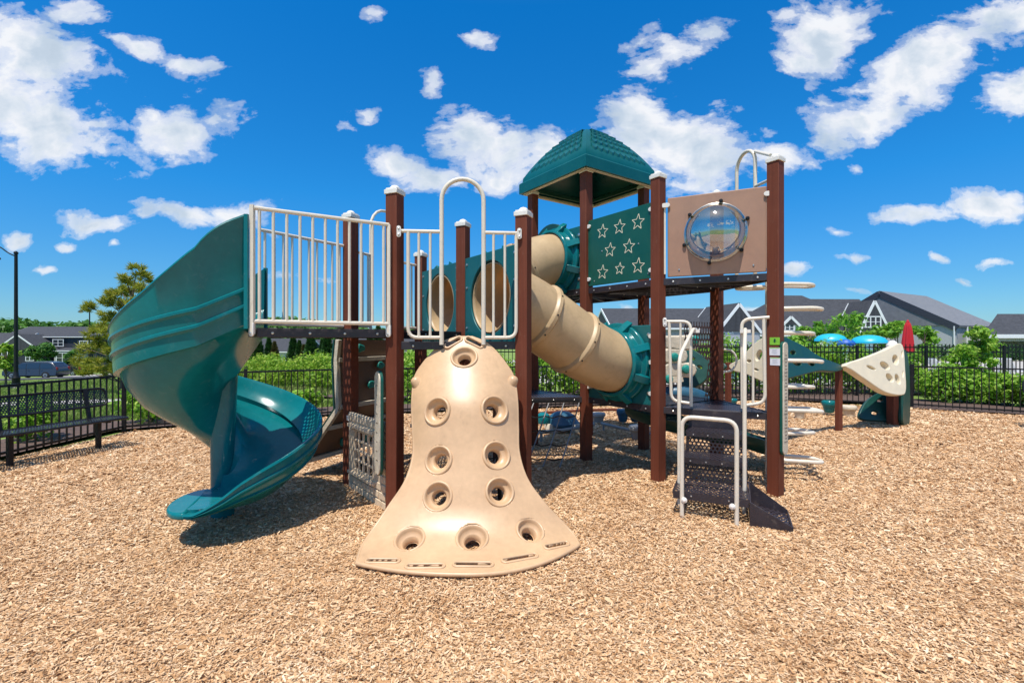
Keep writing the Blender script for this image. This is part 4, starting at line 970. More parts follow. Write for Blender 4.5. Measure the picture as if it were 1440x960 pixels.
# ------------------------------------------------------------------ growth chart, stickers, vertical boards
def strip_board(c, along, n, w, z0, z1, edge_mat, face_mat, name, lab, marks):
    """narrow rounded board: coloured core with a pale face"""
    def stad(wd, a, b): return [Vector(c) + along * (wd / 2 * math.cos(k)) + Z * ((b - wd / 2 if math.sin(k) > 0 else a + wd / 2) + wd / 2 * math.sin(k)) for k in [2 * math.pi * i / 24 + .001 for i in range(24)]]
    o = MB().prism(stad(w, z0, z1), n * .025).build(name, edge_mat, PS, bevel=.004, label=lab)
    MB().prism([p + n * .0255 for p in stad(w - .012, z0 + .008, z1 - .008)], n * .012).build('board_face', face_mat, o, bevel=.003)
    m = MB()
    for k in range(marks):
        z = lerp(z0 + .14, z1 - .14, k / (marks - 1)); wd = (.035 if k % 4 else .06); m.box(tuple(Vector(c) + n * .040 + Z * z), (.001, .001, .001)) if False else m.bar(Vector(c) + n * .0385 - along * wd / 2 + Z * z, Vector(c) + n * .0385 + along * wd / 2 + Z * (z + (.0 if k % 4 else .004)), .006, .003, up=n)
    m.build('marking', 'ink_brown', o)
    return o
nR = V(math.cos(TH - R(90) - R(0)), math.sin(TH - R(90)), 0)     # right-hand face of the right posts
cR = P['R'] + nR * (PW / 2 + .004) 
strip_board(P['R'] + nR * (PW / 2 + .004) + e1 * .004, e1, nR, .108, .44, 1.60, 'green_panel', 'stone_plastic', 'growth_chart', 'tall narrow beige measuring board with green edge', 26)
nl = V(-math.cos(TH), -math.sin(TH), 0)          # left-hand (camera side) face of post R
for i, (px, py, w_, h_, mt) in enumerate(((1089.5, 479.5, 11, 10.5, 'sticker_green'), (1089.5, 494, 11.5, 11, 'sticker_white'), (1090, 508, 11, 11, 'sticker_white'))):
    p = hit(px, py, P['R'] + nl * (PW / 2 + .0015), nl); sc = p.y / F; side = V(-nl.y, nl.x, 0)
    W2, H2_ = w_ * sc / 2 * 1.25, h_ * sc / 2
    st = MB().prism([p - side * W2 - Z * H2_, p + side * W2 - Z * H2_, p + side * W2 + Z * H2_, p - side * W2 + Z * H2_], nl * .0015).build('sticker', mt, PS, smooth=0)
    mm = MB(); q = p + nl * .0018
    if i == 0:
        mm.lathe([(.010, 0), (.010, .0006)], q + Z * .014, nl, seg=12).bar(q + Z * .004, q - Z * .018, .012, .0008, up=nl).bar(q - side * .018 - Z * .002, q + side * .018 - Z * .002, .006, .0008, up=nl)
        mm.build('pictogram', 'dark_green', st)
    else:
        for k in range(5): mm.bar(q + Z * (.018 - k * .010) - side * .026, q + Z * (.018 - k * .010) + side * (.026 - .01 * (k % 2)), .0022, .0006, up=nl)
        mm.build('text_line', 'ink_grey', st)
        MB().bar(q + Z * (H2_ - .006) - side * (W2 - .003), q + Z * (H2_ - .006) + side * (W2 - .003), .007, .0008, up=nl).build('header_band', 'sticker_green', st)
nA = V(-math.cos(R(-25) + 0), -math.sin(R(-25)), 0)
strip_board(P['A'] + V(-.135, .02, 0), V(.50, -.86, 0), V(-.86, -.50, 0), .20, .36, 1.33, 'green_panel', 'stone_plastic', 'activity_board', 'narrow beige board with green edge on the left front post', 9)

# teal board under the deck right of post A
MB().prism([V(-.98, 4.70, .12), V(-.84, 4.62, .12), V(-.84, 4.62, .82), V(-.98, 4.70, .82)], V(.03, .05, 0)).build('teal_board', 'teal_panel', PS, bevel=.008)
MB().bar(V(-.99, 4.69, .77), V(-.90, 4.62, .77), .05, .035).build('clamp', 'cap_white', PS)

# ------------------------------------------------------------------ play-house wall between D and A
def playhouse():
    a, b = P['D'] + V(.03, -.06, 0), P['A'] + V(-.05, .07, 0); d = (b - a).normalized(); L = (b - a).length; n = V(-d.y, d.x, 0)
    if n.x > 0: n = -n
    n = -n if n.y > 0 else n
    def q(s, z, o=0): return a + d * (s * L) + Z * z + n * o
    w = MB(); K = []
    # frame of the wall round the lattice window: four slabs
    s0, s1, z0, z1 = .16, .66, .24, .66
    def slab(sa, sb, za, zb): w.prism([q(sa, za), q(sb, za), q(sb, zb), q(sa, zb)], n * .04)
    slab(.02, s0, 0, .83); slab(s1, .99, 0, .83); slab(s0, s1, 0, z0); slab(s0, s1, z1, .83)
    o = w.build('playhouse_wall', 'wall_plastic', PS, bevel=.006, label='beige stone pattern play-house wall with lattice window')
    br = MB(); rng = random.Random(4)
    for r_ in range(10):
        zc = .045 + r_ * .082; x = .03 + (.0 if r_ % 2 else .06)
        while x < .95:
            wd = rng.uniform(.09, .16); xe = min(x + wd, .98)
            if not (zc > z0 - .07 and zc < z1 + .05 and xe > s0 - .05 and x < s1 + .05): br.prism([q(x + .008, zc - .033, .041), q(xe - .008, zc - .033, .041), q(xe - .008, zc + .033, .041), q(x + .008, zc + .033, .041)], n * .012)
            x = xe
    br.build('brick_relief', 'wall_plastic', o, bevel=.005)
    lt = MB()
    for k in range(5): s = lerp(s0, s1, k / 4); lt.bar(q(s, z0 - .02, .03), q(s, z1 + .02, .03), .02, .022, up=n)
    for k in range(5): z = lerp(z0, z1, k / 4); lt.bar(q(s0 - .03, z, .03), q(s1 + .03, z, .03), .02, .020, up=n)
    lt.bar(q(s0 - .08, z1 + .045, .05), q(s1 + .08, z1 + .045, .05), .06, .035); lt.bar(q(s0 - .08, z0 - .035, .05), q(s1 + .08, z0 - .035, .05), .06, .03)
    lt.build('lattice_window', 'wall_plastic', o, bevel=.003)
    MB().bar(q(-.03, .76, .02), q(.04, .76, .02), .05, .05).build('clamp', 'cap_white', o)
playhouse()

# ------------------------------------------------------------------ inclined climbing wall on the far side of the left deck
def climb_wall():
    n = V(-.906, .423, 0); d = V(.423, .906, 0); P0 = P['D'] - d * .02; L = 1.12
    prof = [(.17, 1.62), (.20, 1.38), (.17, .84), (.76, .14)]
    def q(s, k, o=0.0):
        off, z = k; return P0 + d * (s * L) + n * (off + o) + Z * z
    o = None
    for i in range(3):
        k0, k1 = prof[i], prof[i + 1]; m = MB(); m.prism([q(0, k0), q(1, k0), q(1, k1), q(0, k1)], n * .03)
        if o is None: o = m.build('climbing_wall', 'brown_board', PS, label='kinked climbing wall with teal handholds behind the left deck')
        else: m.build('board', 'brown_board', o)
        # green outer skin, beige frame
        m = MB(); m.prism([q(-.02, k0, .032), q(1.02, k0, .032), q(1.02, k1, .032), q(-.02, k1, .032)], n * .02); m.build('outer_skin', 'dark_green', o)
        m = MB(); m.bar(q(0, k0, -.01), q(0, k1, -.01), .05, .05); m.bar(q(1, k0, -.01), q(1, k1, -.01), .05, .05); m.build('frame_rail', 'stone_plastic', o, bevel=.004)
    for k in ((.20, 1.39), (.17, .86), (.36, .61), (.70, .20)):
        MB().bar(q(0, k, -.03), q(1, k, -.03), .05, .05).build('frame_bar', 'stone_plastic', o, bevel=.004)
    rng = random.Random(9)
    for s, k in ((.3, (.18, 1.52)), (.62, (.185, 1.30)), (.18, (.18, 1.20)), (.45, (.17, 1.08)), (.8, (.17, 1.0)), (.25, (.31, .66)), (.6, (.38, .58)), (.4, (.56, .36)), (.8, (.60, .32))):
        c = q(s, k, -.018); m = MB(); pts = []
        for a in range(9): r_ = rng.uniform(.04, .065); t_ = 2 * math.pi * a / 9; pts.append(c + d * (r_ * 1.3 * math.cos(t_)) + Z * (r_ * math.sin(t_)))
        m.prism(pts, -n * .03); m.build('handhold', 'holds_teal', o, bevel=.01)
climb_wall()

# ------------------------------------------------------------------ net under the far low deck
def net():
    a, b = P['N'] + V(-.10, -.06, HL - .06), P['T'] + V(.06, -.02, HL - .06); g0, g1 = V(.60, 5.95, 0.02), V(-.45, 6.05, 0.02)
    def q(s, t_): 
        p = lerp(lerp(a, b, s), lerp(g0, g1, s), t_); return p + V(0, -.06 * math.sin(math.pi * t_), 0)
    o = MB().bar(a + Z * .01, b + Z * .01, .03, .03).build('net_climber', 'black_coat', PS, label='grey chain net hanging from the far low deck')
    for i in range(6):
        s = i / 5; MB().tube([q(s, k / 10) for k in range(11)], .009, 6).build('rope', 'chain_grey', o)
    for j in range(1, 5):
        t_ = j / 4.6; MB().tube([q(k / 10, t_ + .03 * (k % 2)) for k in range(11)], .008, 6).build('rope', 'black_coat', o)
net()

# perforated screen beside the post behind the stair, and arch grip
m = MB(); a, b = P['X'] - e1 * .07, P['X'] - e1 * .34 + V(0, 0, 0)
m.add([a + Z * HL, lerp(a, b, .75) + Z * HL, lerp(a, b, .45) + Z * 1.35, b + e1 * -.35 + Z * 1.62, b - e1 * .35 + Z * 1.84, a + Z * 1.84], [(0, 1, 2, 3, 4, 5)])
m.build('perforated_screen', 'perf_brown', PS, smooth=0, uvfn=lambda co: (co.x * 1.2, co.z * .62))
g_ = P['X'] + V(.07, 0, 0)
MB().tube(rounded([g_ + Z * 1.50, g_ + V(.13, 0, 1.49), g_ + V(.20, 0, 1.36), g_ + V(.13, 0, 1.22), g_ + Z * 1.21], .07, 5), .014, 10).build('grip_arch', 'cream_coat', PS)

# green chute that passes behind the stair
def chute():
    pts = [V(1.75, 6.75, .62), V(2.1, 6.4, .52), V(2.5, 6.15, .44), V(2.95, 6.05, .36), V(3.25, 6.02, .27), V(3.42, 6.02, .24)]
    P_ = []
    for k in range(41):
        f = k / 40 * 5; P_.append(V(*(interp(f, list(range(6)), [p[j] for p in pts]) for j in range(3))))
    rows = []
    for i, p in enumerate(P_):
        tg = (P_[min(i + 1, 40)] - P_[max(i - 1, 0)]).normalized(); sd = tg.cross(Z).normalized(); w_ = .27 * (1 if i < 30 else 1 - .5 * ((i - 30) / 10) ** 2)
        sec = [(w_ * math.cos(a), -.20 * math.sin(a)) for a in [math.pi * k / 12 for k in range(13)]]; inn = [(x * .9, z * .86 + .005) for x, z in sec[::-1]]
        rows.append([p + sd * x + Z * (z + .08) for x, z in sec + inn])
    n = len(rows[0]); m = MB(); m.add([v for r_ in rows for v in r_], [(i * n + k, i * n + (k + 1) % n, (i + 1) * n + (k + 1) % n, (i + 1) * n + k) for i in range(40) for k in range(n)] + [tuple(range(n)), tuple(40 * n + k for k in range(n))])
    m.build('low_chute', 'dark_green', PS, weld=True, smooth=50, label='short dark green chute behind the stair')
chute()

# ================================================================== free-standing playground pieces
def cut_panel(name, outline, holes, o, ax, ay, th, bev, material, parent, label=None):
    """flat moulded panel: outline and holes are 2D points in the (ax, ay) frame at o"""
    cu = bpy.data.curves.new('c', 'CURVE'); cu.dimensions = '2D'; cu.fill_mode = 'BOTH'; cu.extrude = th / 2; cu.bevel_depth = bev; cu.bevel_resolution = 2
    for pts in [outline] + holes:
        sp = cu.splines.new('POLY'); sp.points.add(len(pts) - 1)
        for k, p in enumerate(pts): sp.points[k].co = (p[0], p[1], 0, 1)
        sp.use_cyclic_u = True
    ob = bpy.data.objects.new('c', cu); COL.objects.link(ob); bpy.context.view_layer.update()
    dg = bpy.context.evaluated_depsgraph_get(); me = bpy.data.meshes.new_from_object(ob.evaluated_get(dg)); bpy.data.objects.remove(ob)
    ax, ay = Vector(ax), Vector(ay); nn = ax.cross(ay); m = MB(); m.add([Vector(o) + ax * v.co.x + ay * v.co.y + nn * v.co.z for v in me.vertices], [tuple(p.vertices) for p in me.polygons])
    return m.build(name, material, parent, label=label, smooth=40)
def px_panel(name, A_, B_, C_, outline_px, holes_px, th, material, parent, label=None, bev=.012):
    """panel in the plane through three real points, outlined as seen in the photograph"""
    n = (B_ - A_).cross(C_ - A_).normalized(); ax = (B_ - A_).normalized(); ay = n.cross(ax)
    f = lambda p: (lambda q: ((q - A_).dot(ax), (q - A_).dot(ay)))(hit(p[0], p[1], A_, n))
    ol = [f(p) for p in outline_px]
    hs = []
    for (x, y, a, b, rot) in holes_px:
        hs.append([f((x + a * math.cos(t_) * math.cos(R(rot)) - b * math.sin(t_) * math.sin(R(rot)), y + a * math.cos(t_) * math.sin(R(rot)) + b * math.sin(t_) * math.cos(R(rot)))) for t_ in [2 * math.pi * k / 18 for k in range(18)]])
    return cut_panel(name, ol, hs, A_, ax, ay, th, bev, material, parent, label)
def smooth_loop(pts, n=5):
    N = len(pts); out = []
    for i in range(N):
        p0, p1, p2, p3 = [np.array(pts[(i + k) % N], float) for k in (-1, 0, 1, 2)]
        for k in range(n):
            t_ = k / n; out.append(tuple(0.5 * (2 * p1 + (p2 - p0) * t_ + (2 * p0 - 5 * p1 + 4 * p2 - p3) * t_ ** 2 + (3 * p1 - p0 - 3 * p2 + p3) * t_ ** 3)))
    return out

def panel_climber():
    p1, p2 = gp(1179.5, 607), gp(1255, 598); p0 = gp(1024, 598)
    root = empty('panel_climber', p2); tag(root, 'low climber of holed beige and green wing panels on brown posts near the right fence', 'climber')
    for p, w_, h in ((p1, .085, 1.16), (p2, .135, 1.50), (p0, .085, 1.2)):
        o = MB().box((p.x, p.y, h / 2 - .1), (w_, w_, h + .2), .3).build('post', 'post_brown', root, bevel=.005)
        if h > 1.4: MB().lathe([(.10, 0), (.10, .035), (.075, .06), (.07, .085), (.04, .11), (.01, .12)], (p.x, p.y, h), seg=18).build('post_cap', 'cap_white', o)
    MB().bar(p1 + V(-.06, 0, 1.15), p1 + V(.16, .03, 1.15), .10, .07).build('cross_piece', 'post_brown', root, bevel=.004)
    A_, B_, C_ = at(1190, 515, 8.35), at(1262, 487, 8.95), at(1264, 553, 8.62)
    out_ = smooth_loop([(1186, 514), (1212, 505), (1240, 494), (1259, 485), (1265, 492), (1267, 520), (1268, 548), (1262, 555), (1240, 551), (1215, 535), (1195, 521)])
    hs = [(1220, 518, 8, 2.8, 25), (1239, 515, 8.5, 5, 38), (1254, 507, 5, 8, -10), (1246, 532, 4.5, 8, -38), (1257, 534, 3.8, 8.5, -20), (1263.5, 499, 1.8, 5.5, 0), (1264.5, 527, 1.5, 5.5, 0)]
    px_panel('wing_panel', A_, B_, C_, out_, hs, .10, 'cream_plastic', root, 'beige triangular holed panel', .018)
    px_panel('wing_panel', at(1105, 482, 7.6), at(1180, 517, 8.35), at(1105, 534, 7.2), smooth_loop([(1098, 480), (1112, 481), (1130, 490), (1152, 504), (1178, 514), (1183, 518), (1172, 522), (1150, 521), (1128, 526), (1105, 532), (1095, 534)]),
             [(1112, 497, 5, 4, 30), (1118, 512, 7, 4, 20), (1138, 513, 6, 3, 20)], .05, 'dark_green', root, 'dark green twisted wing panel', .015)
    px_panel('wing_panel', at(1030, 520, 8.3), at(1075, 480, 7.8), at(1078, 532, 7.7), smooth_loop([(1029, 514), (1045, 505), (1060, 488), (1076, 477), (1084, 488), (1086, 515), (1080, 535), (1065, 531), (1050, 524), (1036, 521)]),
             [(1056, 508, 4, 3, 0), (1070, 500, 5, 9, 20), (1066, 520, 5, 2.5, 20)], .08, 'cream_plastic', root, 'beige wing panel seen between the stair rails', .015)
    px_panel('wing_panel', at(965, 500, 9.2), at(1020, 515, 8.6), at(965, 545, 8.9), smooth_loop([(955, 492), (975, 494), (992, 503), (1018, 512), (1018, 519), (998, 528), (985, 540), (960, 547)]),
             [(975, 505, 5, 3, 20), (985, 517, 5, 3, 20), (970, 525, 5, 4, 0)], .05, 'dark_green', root, None, .015)
    px_panel('curved_panel', at(1263, 490, 9.0), at(1276, 520, 9.25), at(1270, 592, 9.0), smooth_loop([(1263, 489), (1269, 492), (1274, 505), (1276, 530), (1276, 592), (1267, 593), (1267, 555), (1266, 520)]), [], .05, 'dark_green', root)
    px_panel('ground_panel', at(1212, 586, 9.1), at(1258, 586, 9.15), at(1240, 556, 9.35), smooth_loop([(1209, 588), (1212, 573), (1222, 561), (1236, 553), (1254, 550), (1262, 560), (1262, 590), (1235, 591)]),
             [(1229, 581, 6, 3.6, 0), (1236, 564, 5, 3, 0), (1252, 583, 3, 4, 0)], .05, 'dark_green', root, None, .012)
panel_climber()

def pod(px, py, top_py, wpx, material, label, stem=True, group='stepping pods'):
    p = gp(px, py); s_ = p.y / F; h = (py - top_py) * s_; r_ = wpx * s_ / 2
    root = empty('stepping_pod', p); tag(root, label, 'stepping pod', group)
    MB().lathe([(r_ * .80, h * .55), (r_ * .86, h * .62), (r_, h * .70), (r_ * 1.02, h * .86), (r_ * .97, h * .95), (r_ * .88, h), (r_ * .4, h * 1.01)], (p.x, p.y, 0), seg=10 if stem else 14).build('pod_top', material, root, bevel=.006)
    if stem:
        MB().lathe([(r_ * .80, h * .55), (r_ * .74, h * .40), (r_ * .60, h * .22), (r_ * .55, h * .20)], (p.x, p.y, 0), seg=10).build('pod_skirt', material, root)
        MB().tube([(p.x, p.y, -.1), (p.x, p.y, h * .5)], r_ * .16).build('stem', 'bolt_metal', root)
    else: MB().lathe([(r_ * .66, -.03), (r_ * .70, h * .3), (r_ * .84, h * .56)], (p.x, p.y, 0), seg=14).build('pod_base', material, root)
pod(1166, 584, 563, 19, 'teal_plastic', 'teal pod on a thin metal stem left of the thin brown post')
pod(1194, 586, 570, 19, 'stone_plastic', 'beige block pod between the two brown posts of the panel climber', False)
pod(1124, 588, 574, 16, 'stone_plastic', 'small beige pod under the cream loop steps', False)
pod(895, 597, 575, 23, 'blue_plastic', 'dark teal pod standing under the roofed deck')
pod(876, 597, 575, 18, 'blue_plastic', 'dark pod just left of another dark pod under the roofed deck')
pod(841, 594, 580, 21, 'grey_plastic', 'grey round pod right of the brown roof post', False)
pod(924, 596, 584, 24, 'stone_plastic', 'beige pod half hidden behind the back roof post', False)
pod(899, 618, 598, 30, 'grey_plastic', 'low grey pod in the shade of the tube', False)
pod(630 + 0, 578, 566, 12, 'teal_plastic', 'teal pod behind the bell climber', True)
pod(1030, 574, 560, 13, 'teal_plastic', 'far teal pod seen over the low deck')

def dome_rock(px, py, wpx, hpx, label):
    p = gp(px, py); s_ = p.y / F; r_ = wpx * s_ / 2; h = hpx * s_
    root = empty('crawl_dome', p); tag(root, label, 'dome')
    rng = random.Random(5)
    m = MB(); m.lathe([(r_, .10), (r_ * 1.03, .16), (r_ * .92, h * .5), (r_ * .72, h * .8), (r_ * .4, h * .97), (r_ * .1, h)], (p.x, p.y, 0), seg=11); m.build('shell', 'blue_plastic', root, bevel=.02)
    for k in range(4):
        a = R(45 + 90 * k); MB().lathe([(.09, 0), (.10, .08), (.07, .16)], (p.x + math.cos(a) * r_, p.y + math.sin(a) * r_ * .8, 0), seg=10).build('foot', 'stone_plastic', root)
    MB().lathe([(.11, 0), (.13, .07), (.11, .15), (.05, .19)], (p.x - r_ * 1.15, p.y - .1, .16), seg=12).build('head', 'teal_plastic', root)
dome_rock(791, 606, 48, 28, 'dark blue domed crawl-over shape beyond the chain net')

def beams():
    p = [gp(748, 588), gp(800, 588), gp(840, 588)]
    def bm(pts, r_, z, lab, mt):
        pp = [gp(x, y) + Z * z for x, y in pts]; root = empty('balance_beam', V(pp[0].x, pp[0].y, 0)); tag(root, lab, 'balance beam', 'low balance beams')
        n = []; 
        for k in range(25):
            f = k / 24 * (len(pp) - 1); n.append(V(*(interp(f, list(range(len(pp))), [q[j] for q in pp]) for j in range(3))))
        MB().tube(n, r_, 10).build('beam', mt, root)
        for q in (n[1], n[-2]): MB().tube([V(q.x, q.y, -.1), q], r_ * .8, 8).build('leg', mt, root)
    bm([(758, 622), (795, 618), (835, 609)], .03, .16, 'grey curved beam low above the chips beyond the net', 'grey_plastic')
    bm([(846, 606), (880, 615), (930, 626)], .025, .14, 'pale grey beam in the shade left of the back roof post', 'grey_plastic')
    bm([(745, 596), (800, 592), (840, 590), (890, 590), (930, 594)], .028, .20, 'long brown beam running behind the roof posts', 'post_brown')
beams()

def boulder_climber():
    root = empty('boulder_climber', V(2.85, 8.6, 0)); tag(root, 'stacked beige moulded rocks with teal holds behind the stair', 'rock climber')
    rng = random.Random(11)
    for (x0, y0, x1, y1, hx, hy) in ((936, 471, 986, 492, 977, 478), (932, 490, 968, 511, 948, 502), (934, 510, 980, 531, 964, 519), (930, 529, 962, 538, 940, 533)):
        z = 8.3; cx, cy = (x0 + x1) / 2, (y0 + y1) / 2; c = at(cx, cy, z); a, b = (x1 - x0) / 2 * z / F, (y1 - y0) / 2 * z / F
        ol = []
        for k in range(22):
            t_ = 2 * math.pi * k / 22; q = .55; r_ = rng.uniform(.93, 1.06)
            ol.append(c + V(a * math.copysign(abs(math.cos(t_)) ** q, math.cos(t_)) * r_, 0, b * math.copysign(abs(math.sin(t_)) ** q, math.sin(t_)) * r_))
        o = MB().prism(ol, V(0, .42, 0)).build('rock', 'stone_plastic', root, bevel=.035, bseg=3)
        h = at(hx, hy, z); MB().lathe([(.045, 0), (.075, .01), (.08, .03), (.055, .07), (.02, .08)], h + V(0, .005, 0), V(0, -1, 0), 12).build('handhold', 'holds_teal', o)
    MB().tube([V(2.62, 8.7, -.1), V(2.62, 8.7, 1.6)], .05).build('support_post', 'post_brown', root)
    m = MB(); pts = [at(930, 556, 8.5), at(950, 552, 8.4), at(975, 555, 8.4), at(990, 562, 8.6)]
    m.tube(rounded(pts, .3), .14, 18); m.build('tunnel', 'blue_plastic', root)
boulder_climber()

def bench(name, c, d, L, label, parts=True):
    """perforated metal bench; d = direction of the seat, n = side the sitter faces"""
    n = V(d.y, -d.x, 0); root = empty(name, c); tag(root, label, 'bench', 'perforated metal benches')
    def q(s, o, z): return c + d * s + n * o + Z * z
    m = MB(); m.add([q(-L / 2, -.20, .45), q(L / 2, -.20, .45), q(L / 2, .20, .45), q(-L / 2, .20, .45)], [(0, 1, 2, 3)])
    o = m.build('seat', 'perf_black', root, smooth=0, uvfn=lambda co: (co.x * d.x + co.y * d.y, co.x * n.x + co.y * n.y))
    MB().tube(rounded([q(-L / 2, -.20, .445), q(L / 2, -.20, .445), q(L / 2, .20, .44), q(-L / 2, .20, .44)], .06, 4, closed=True), .017, 8, closed=True).build('seat_rim', 'black_coat', o)
    mm = MB(); b0, b1 = (.62, -.24), (.88, -.31)
    mm.add([q(-L / 2, b0[1], b0[0]), q(L / 2, b0[1], b0[0]), q(L / 2, b1[1], b1[0]), q(-L / 2, b1[1], b1[0])], [(0, 1, 2, 3)])
    bk = mm.build('backrest', 'perf_black', root, smooth=0, uvfn=lambda co: (co.x * d.x + co.y * d.y, co.z))
    MB().tube(rounded([q(-L / 2, b0[1], b0[0]), q(L / 2, b0[1], b0[0]), q(L / 2, b1[1], b1[0]), q(-L / 2, b1[1], b1[0])], .10, 5, closed=True), .016, 8, closed=True).build('backrest_rim', 'black_coat', bk)
    for s in (-L / 2 + .28, 0 if L > 2.2 else L / 2 - .28, L / 2 - .28)[:3 if L > 2.2 else 2] if L > 2.2 else (-L / 2 + .28, L / 2 - .28):
        MB().bar(q(s, -.02, -.1), q(s, -.02, .42), .055, .055, up=n).build('leg', 'black_coat', root, bevel=.004)
        MB().bar(q(s, -.20, .43), q(s, -.30, .88), .05, .03, up=n).build('back_arm', 'black_coat', root)
        MB().bar(q(s, -.2, .42), q(s, .2, .42), .05, .03).build('cross_arm', 'black_coat', root)
dl = (gp(135, 632) - gp(4, 658)).normalized(); bc_ = gp(135, 632); bench('park_bench', bc_ + dl * (.28 - 1.30) + V(.05, 0, 0), dl, 2.6, 'black perforated bench by the left fence, its shadow on the chips')
bench('park_bench', V(9.45, 8.70, 0) + V(.76, -.65, 0) * .9, V(.76, -.65, 0).normalized(), 1.8, 'black perforated bench cut by the right edge of the photo')

# ================================================================== fences
def fence(name, pts, h, label, spacing=2.3, pitch=.115, finial=False, group=None):
    root = empty(name, pts[0]); tag(root, label, 'fence', group)
    for a, b in zip(pts[:-1], pts[1:]):
        L = (b - a).length; n = max(1, round(L / spacing)); d = (b - a) / n
        for k in range(n):
            p, q = a + d * k, a + d * (k + 1); dd = (q - p).normalized(); lp = (q - p).length
            z0, z1 = terr(p.x, p.y) * 1.0, terr(q.x, q.y); m = MB()
            def w(s, z): return V(lerp(p.x, q.x, s), lerp(p.y, q.y, s), lerp(z0, z1, s) + z)
            for hz in ((h - .02), .10) + ((h - .16,) if finial else ()): m.bar(w(0, hz), w(1, hz), .028, .034)
            cnt = int(lp / pitch)
            for j in range(1, cnt): s = j / cnt; m.bar(w(s, .06), w(s, h + (.07 if finial else 0)), .018, .018, up=dd)
            m.build('fence_panel', 'black_coat', root, smooth=0)
    for i, a in enumerate(pts[:-1]):
        b = pts[i + 1]; n = max(1, round((b - a).length / spacing))
        for k in range(n + (1 if i == len(pts) - 2 else 0)):
            p = a + (b - a) * (k / n); z = terr(p.x, p.y)
            MB().box((p.x, p.y, z + (h + .04) / 2), (.062, .062, h + .05), math.atan2((b - a).y, (b - a).x)).box((p.x, p.y, z + h + .075), (.072, .072, .02), math.atan2((b - a).y, (b - a).x)).build('fence_post', 'black_coat', root, bevel=.004)
fence('low_fence', FENCE, 1.02, 'low black metal picket fence enclosing the chip playground')
fence('pool_fence', [V(-2.4, 17.5, 0), V(-1.6, 14.4, 0), V(6, 13.7, 0), V(12, 13.7, 0), V(19, 13.9, 0)], 1.45, 'taller black picket fence around the pool area behind the playground', finial=True)

# ================================================================== ground patches beyond the fence
def strip(name, pts, w, z, material, kind='structure'):
    """ribbon that follows the terrain"""
    m = MB(); vs = []; P_ = []
    for a, b in zip(pts[:-1], pts[1:]):
        n = max(1, int((b - a).length / 2.5)); P_ += [lerp(a, b, k / n) for k in range(n)]
    P_.append(pts[-1])
    for i, p in enumerate(P_):
        t_ = (P_[min(i + 1, len(P_) - 1)] - P_[max(i - 1, 0)]).normalized(); s = V(-t_.y, t_.x, 0)
        for o in (-.5, -.17, .17, .5): q = p + s * (w * o); vs.append(V(q.x, q.y, terr(q.x, q.y) + z))
    m.add(vs, [(i * 4 + k, i * 4 + k + 1, (i + 1) * 4 + k + 1, (i + 1) * 4 + k) for i in range(len(P_) - 1) for k in range(3)])
    o = m.build(name, material, smooth=0); tag(o, kind=kind); return o
FL = FENCE
strip('mulch_bed', [V(-7.6, -3, 0), V(-7.6, 8.8, 0), V(-4.0, 10.9, 0), V(.6, 12.0, 0)], 1.3, .03, 'mulch')
strip('mulch_bed', [V(-16, 26, 0), V(-9, 18.5, 0), V(-4.5, 14.6, 0), V(1.5, 13.6, 0), V(6.5, 14.6, 0)], 2.6, .03, 'mulch')
strip('mulch_bed', [V(9.5, 12.5, 0), V(12, 11.0, 0), V(16.5, 7.4, 0)], 2.4, .034, 'mulch')
strip('mulch_bed', [V(.4, 11.9, 0), V(6.6, 13.6, 0), V(9.8, 12.6, 0)], 1.3, .038, 'mulch')
strip('mulch_bed', [V(.4, 13.2, 0), V(6.6, 14.3, 0), V(10.5, 13.6, 0)], 1.5, .030, 'mulch')
strip('mulch_bed', [V(2, 15.6, 0), V(9, 15.6, 0), V(22, 15.8, 0)], 2.8, .026, 'mulch')
sheet('pool_deck', [(-3.0, 17.4), (45, 17.4), (60, 40), (-3.0, 40)], .02, 'concrete')
# street, kerb and walks on the left
r0 = [V(-120, 38, 0), V(-60, 46.5, 0), V(-30, 50.5, 0), V(-8, 54, 0)]
strip('street', r0, 8.5, .02, 'asphalt')
MBk = strip('kerb', [p + V(.0, -4.6, 0) for p in r0], .35, .13, 'concrete')
strip('sidewalk', [V(-90, 27.5, 0), V(-40, 34.0, 0), V(-15, 38.0, 0)], 1.6, .035, 'concrete')
strip('path', [V(-60, 13.2, 0), V(-16, 13.6, 0), V(-11.5, 14.0, 0)], 1.5, .035, 'concrete')
strip('driveway', [V(-48, 52, 0), V(-56, 75, 0)], 6, .03, 'concrete')

# ================================================================== plants
def shrub(p, r_, h, n, seed, material='leaf_shrub', label=None, name='shrub', cat='shrub', group=None, leaf=.035, lumps=7):
    rng = random.Random(seed); z = terr(p.x, p.y); root = empty(name, V(p.x, p.y, z)); tag(root, label, cat, group)
    cl = [(p.x, p.y, z + h * .45, r_ * .8, r_ * .8, h * .45)]
    for k in range(lumps):
        a = rng.uniform(0, 2 * math.pi); rr = r_ * rng.uniform(.25, .75); s = rng.uniform(.25, .45)
        cl.append((p.x + math.cos(a) * rr, p.y + math.sin(a) * rr, z + h * rng.uniform(.35, .85), r_ * s, r_ * s, h * s * .7))
    foliage('foliage', cl, n, leaf, material, seed, root, slim=.5)
    m = MB()
    for k in range(5): a = rng.uniform(0, 6.28); m.tube([(p.x, p.y, z - .05), (p.x + math.cos(a) * r_ * .4, p.y + math.sin(a) * r_ * .4, z + h * .7)], [.018, .006], 5)
    m.build('stems', 'bark', root)
    return root
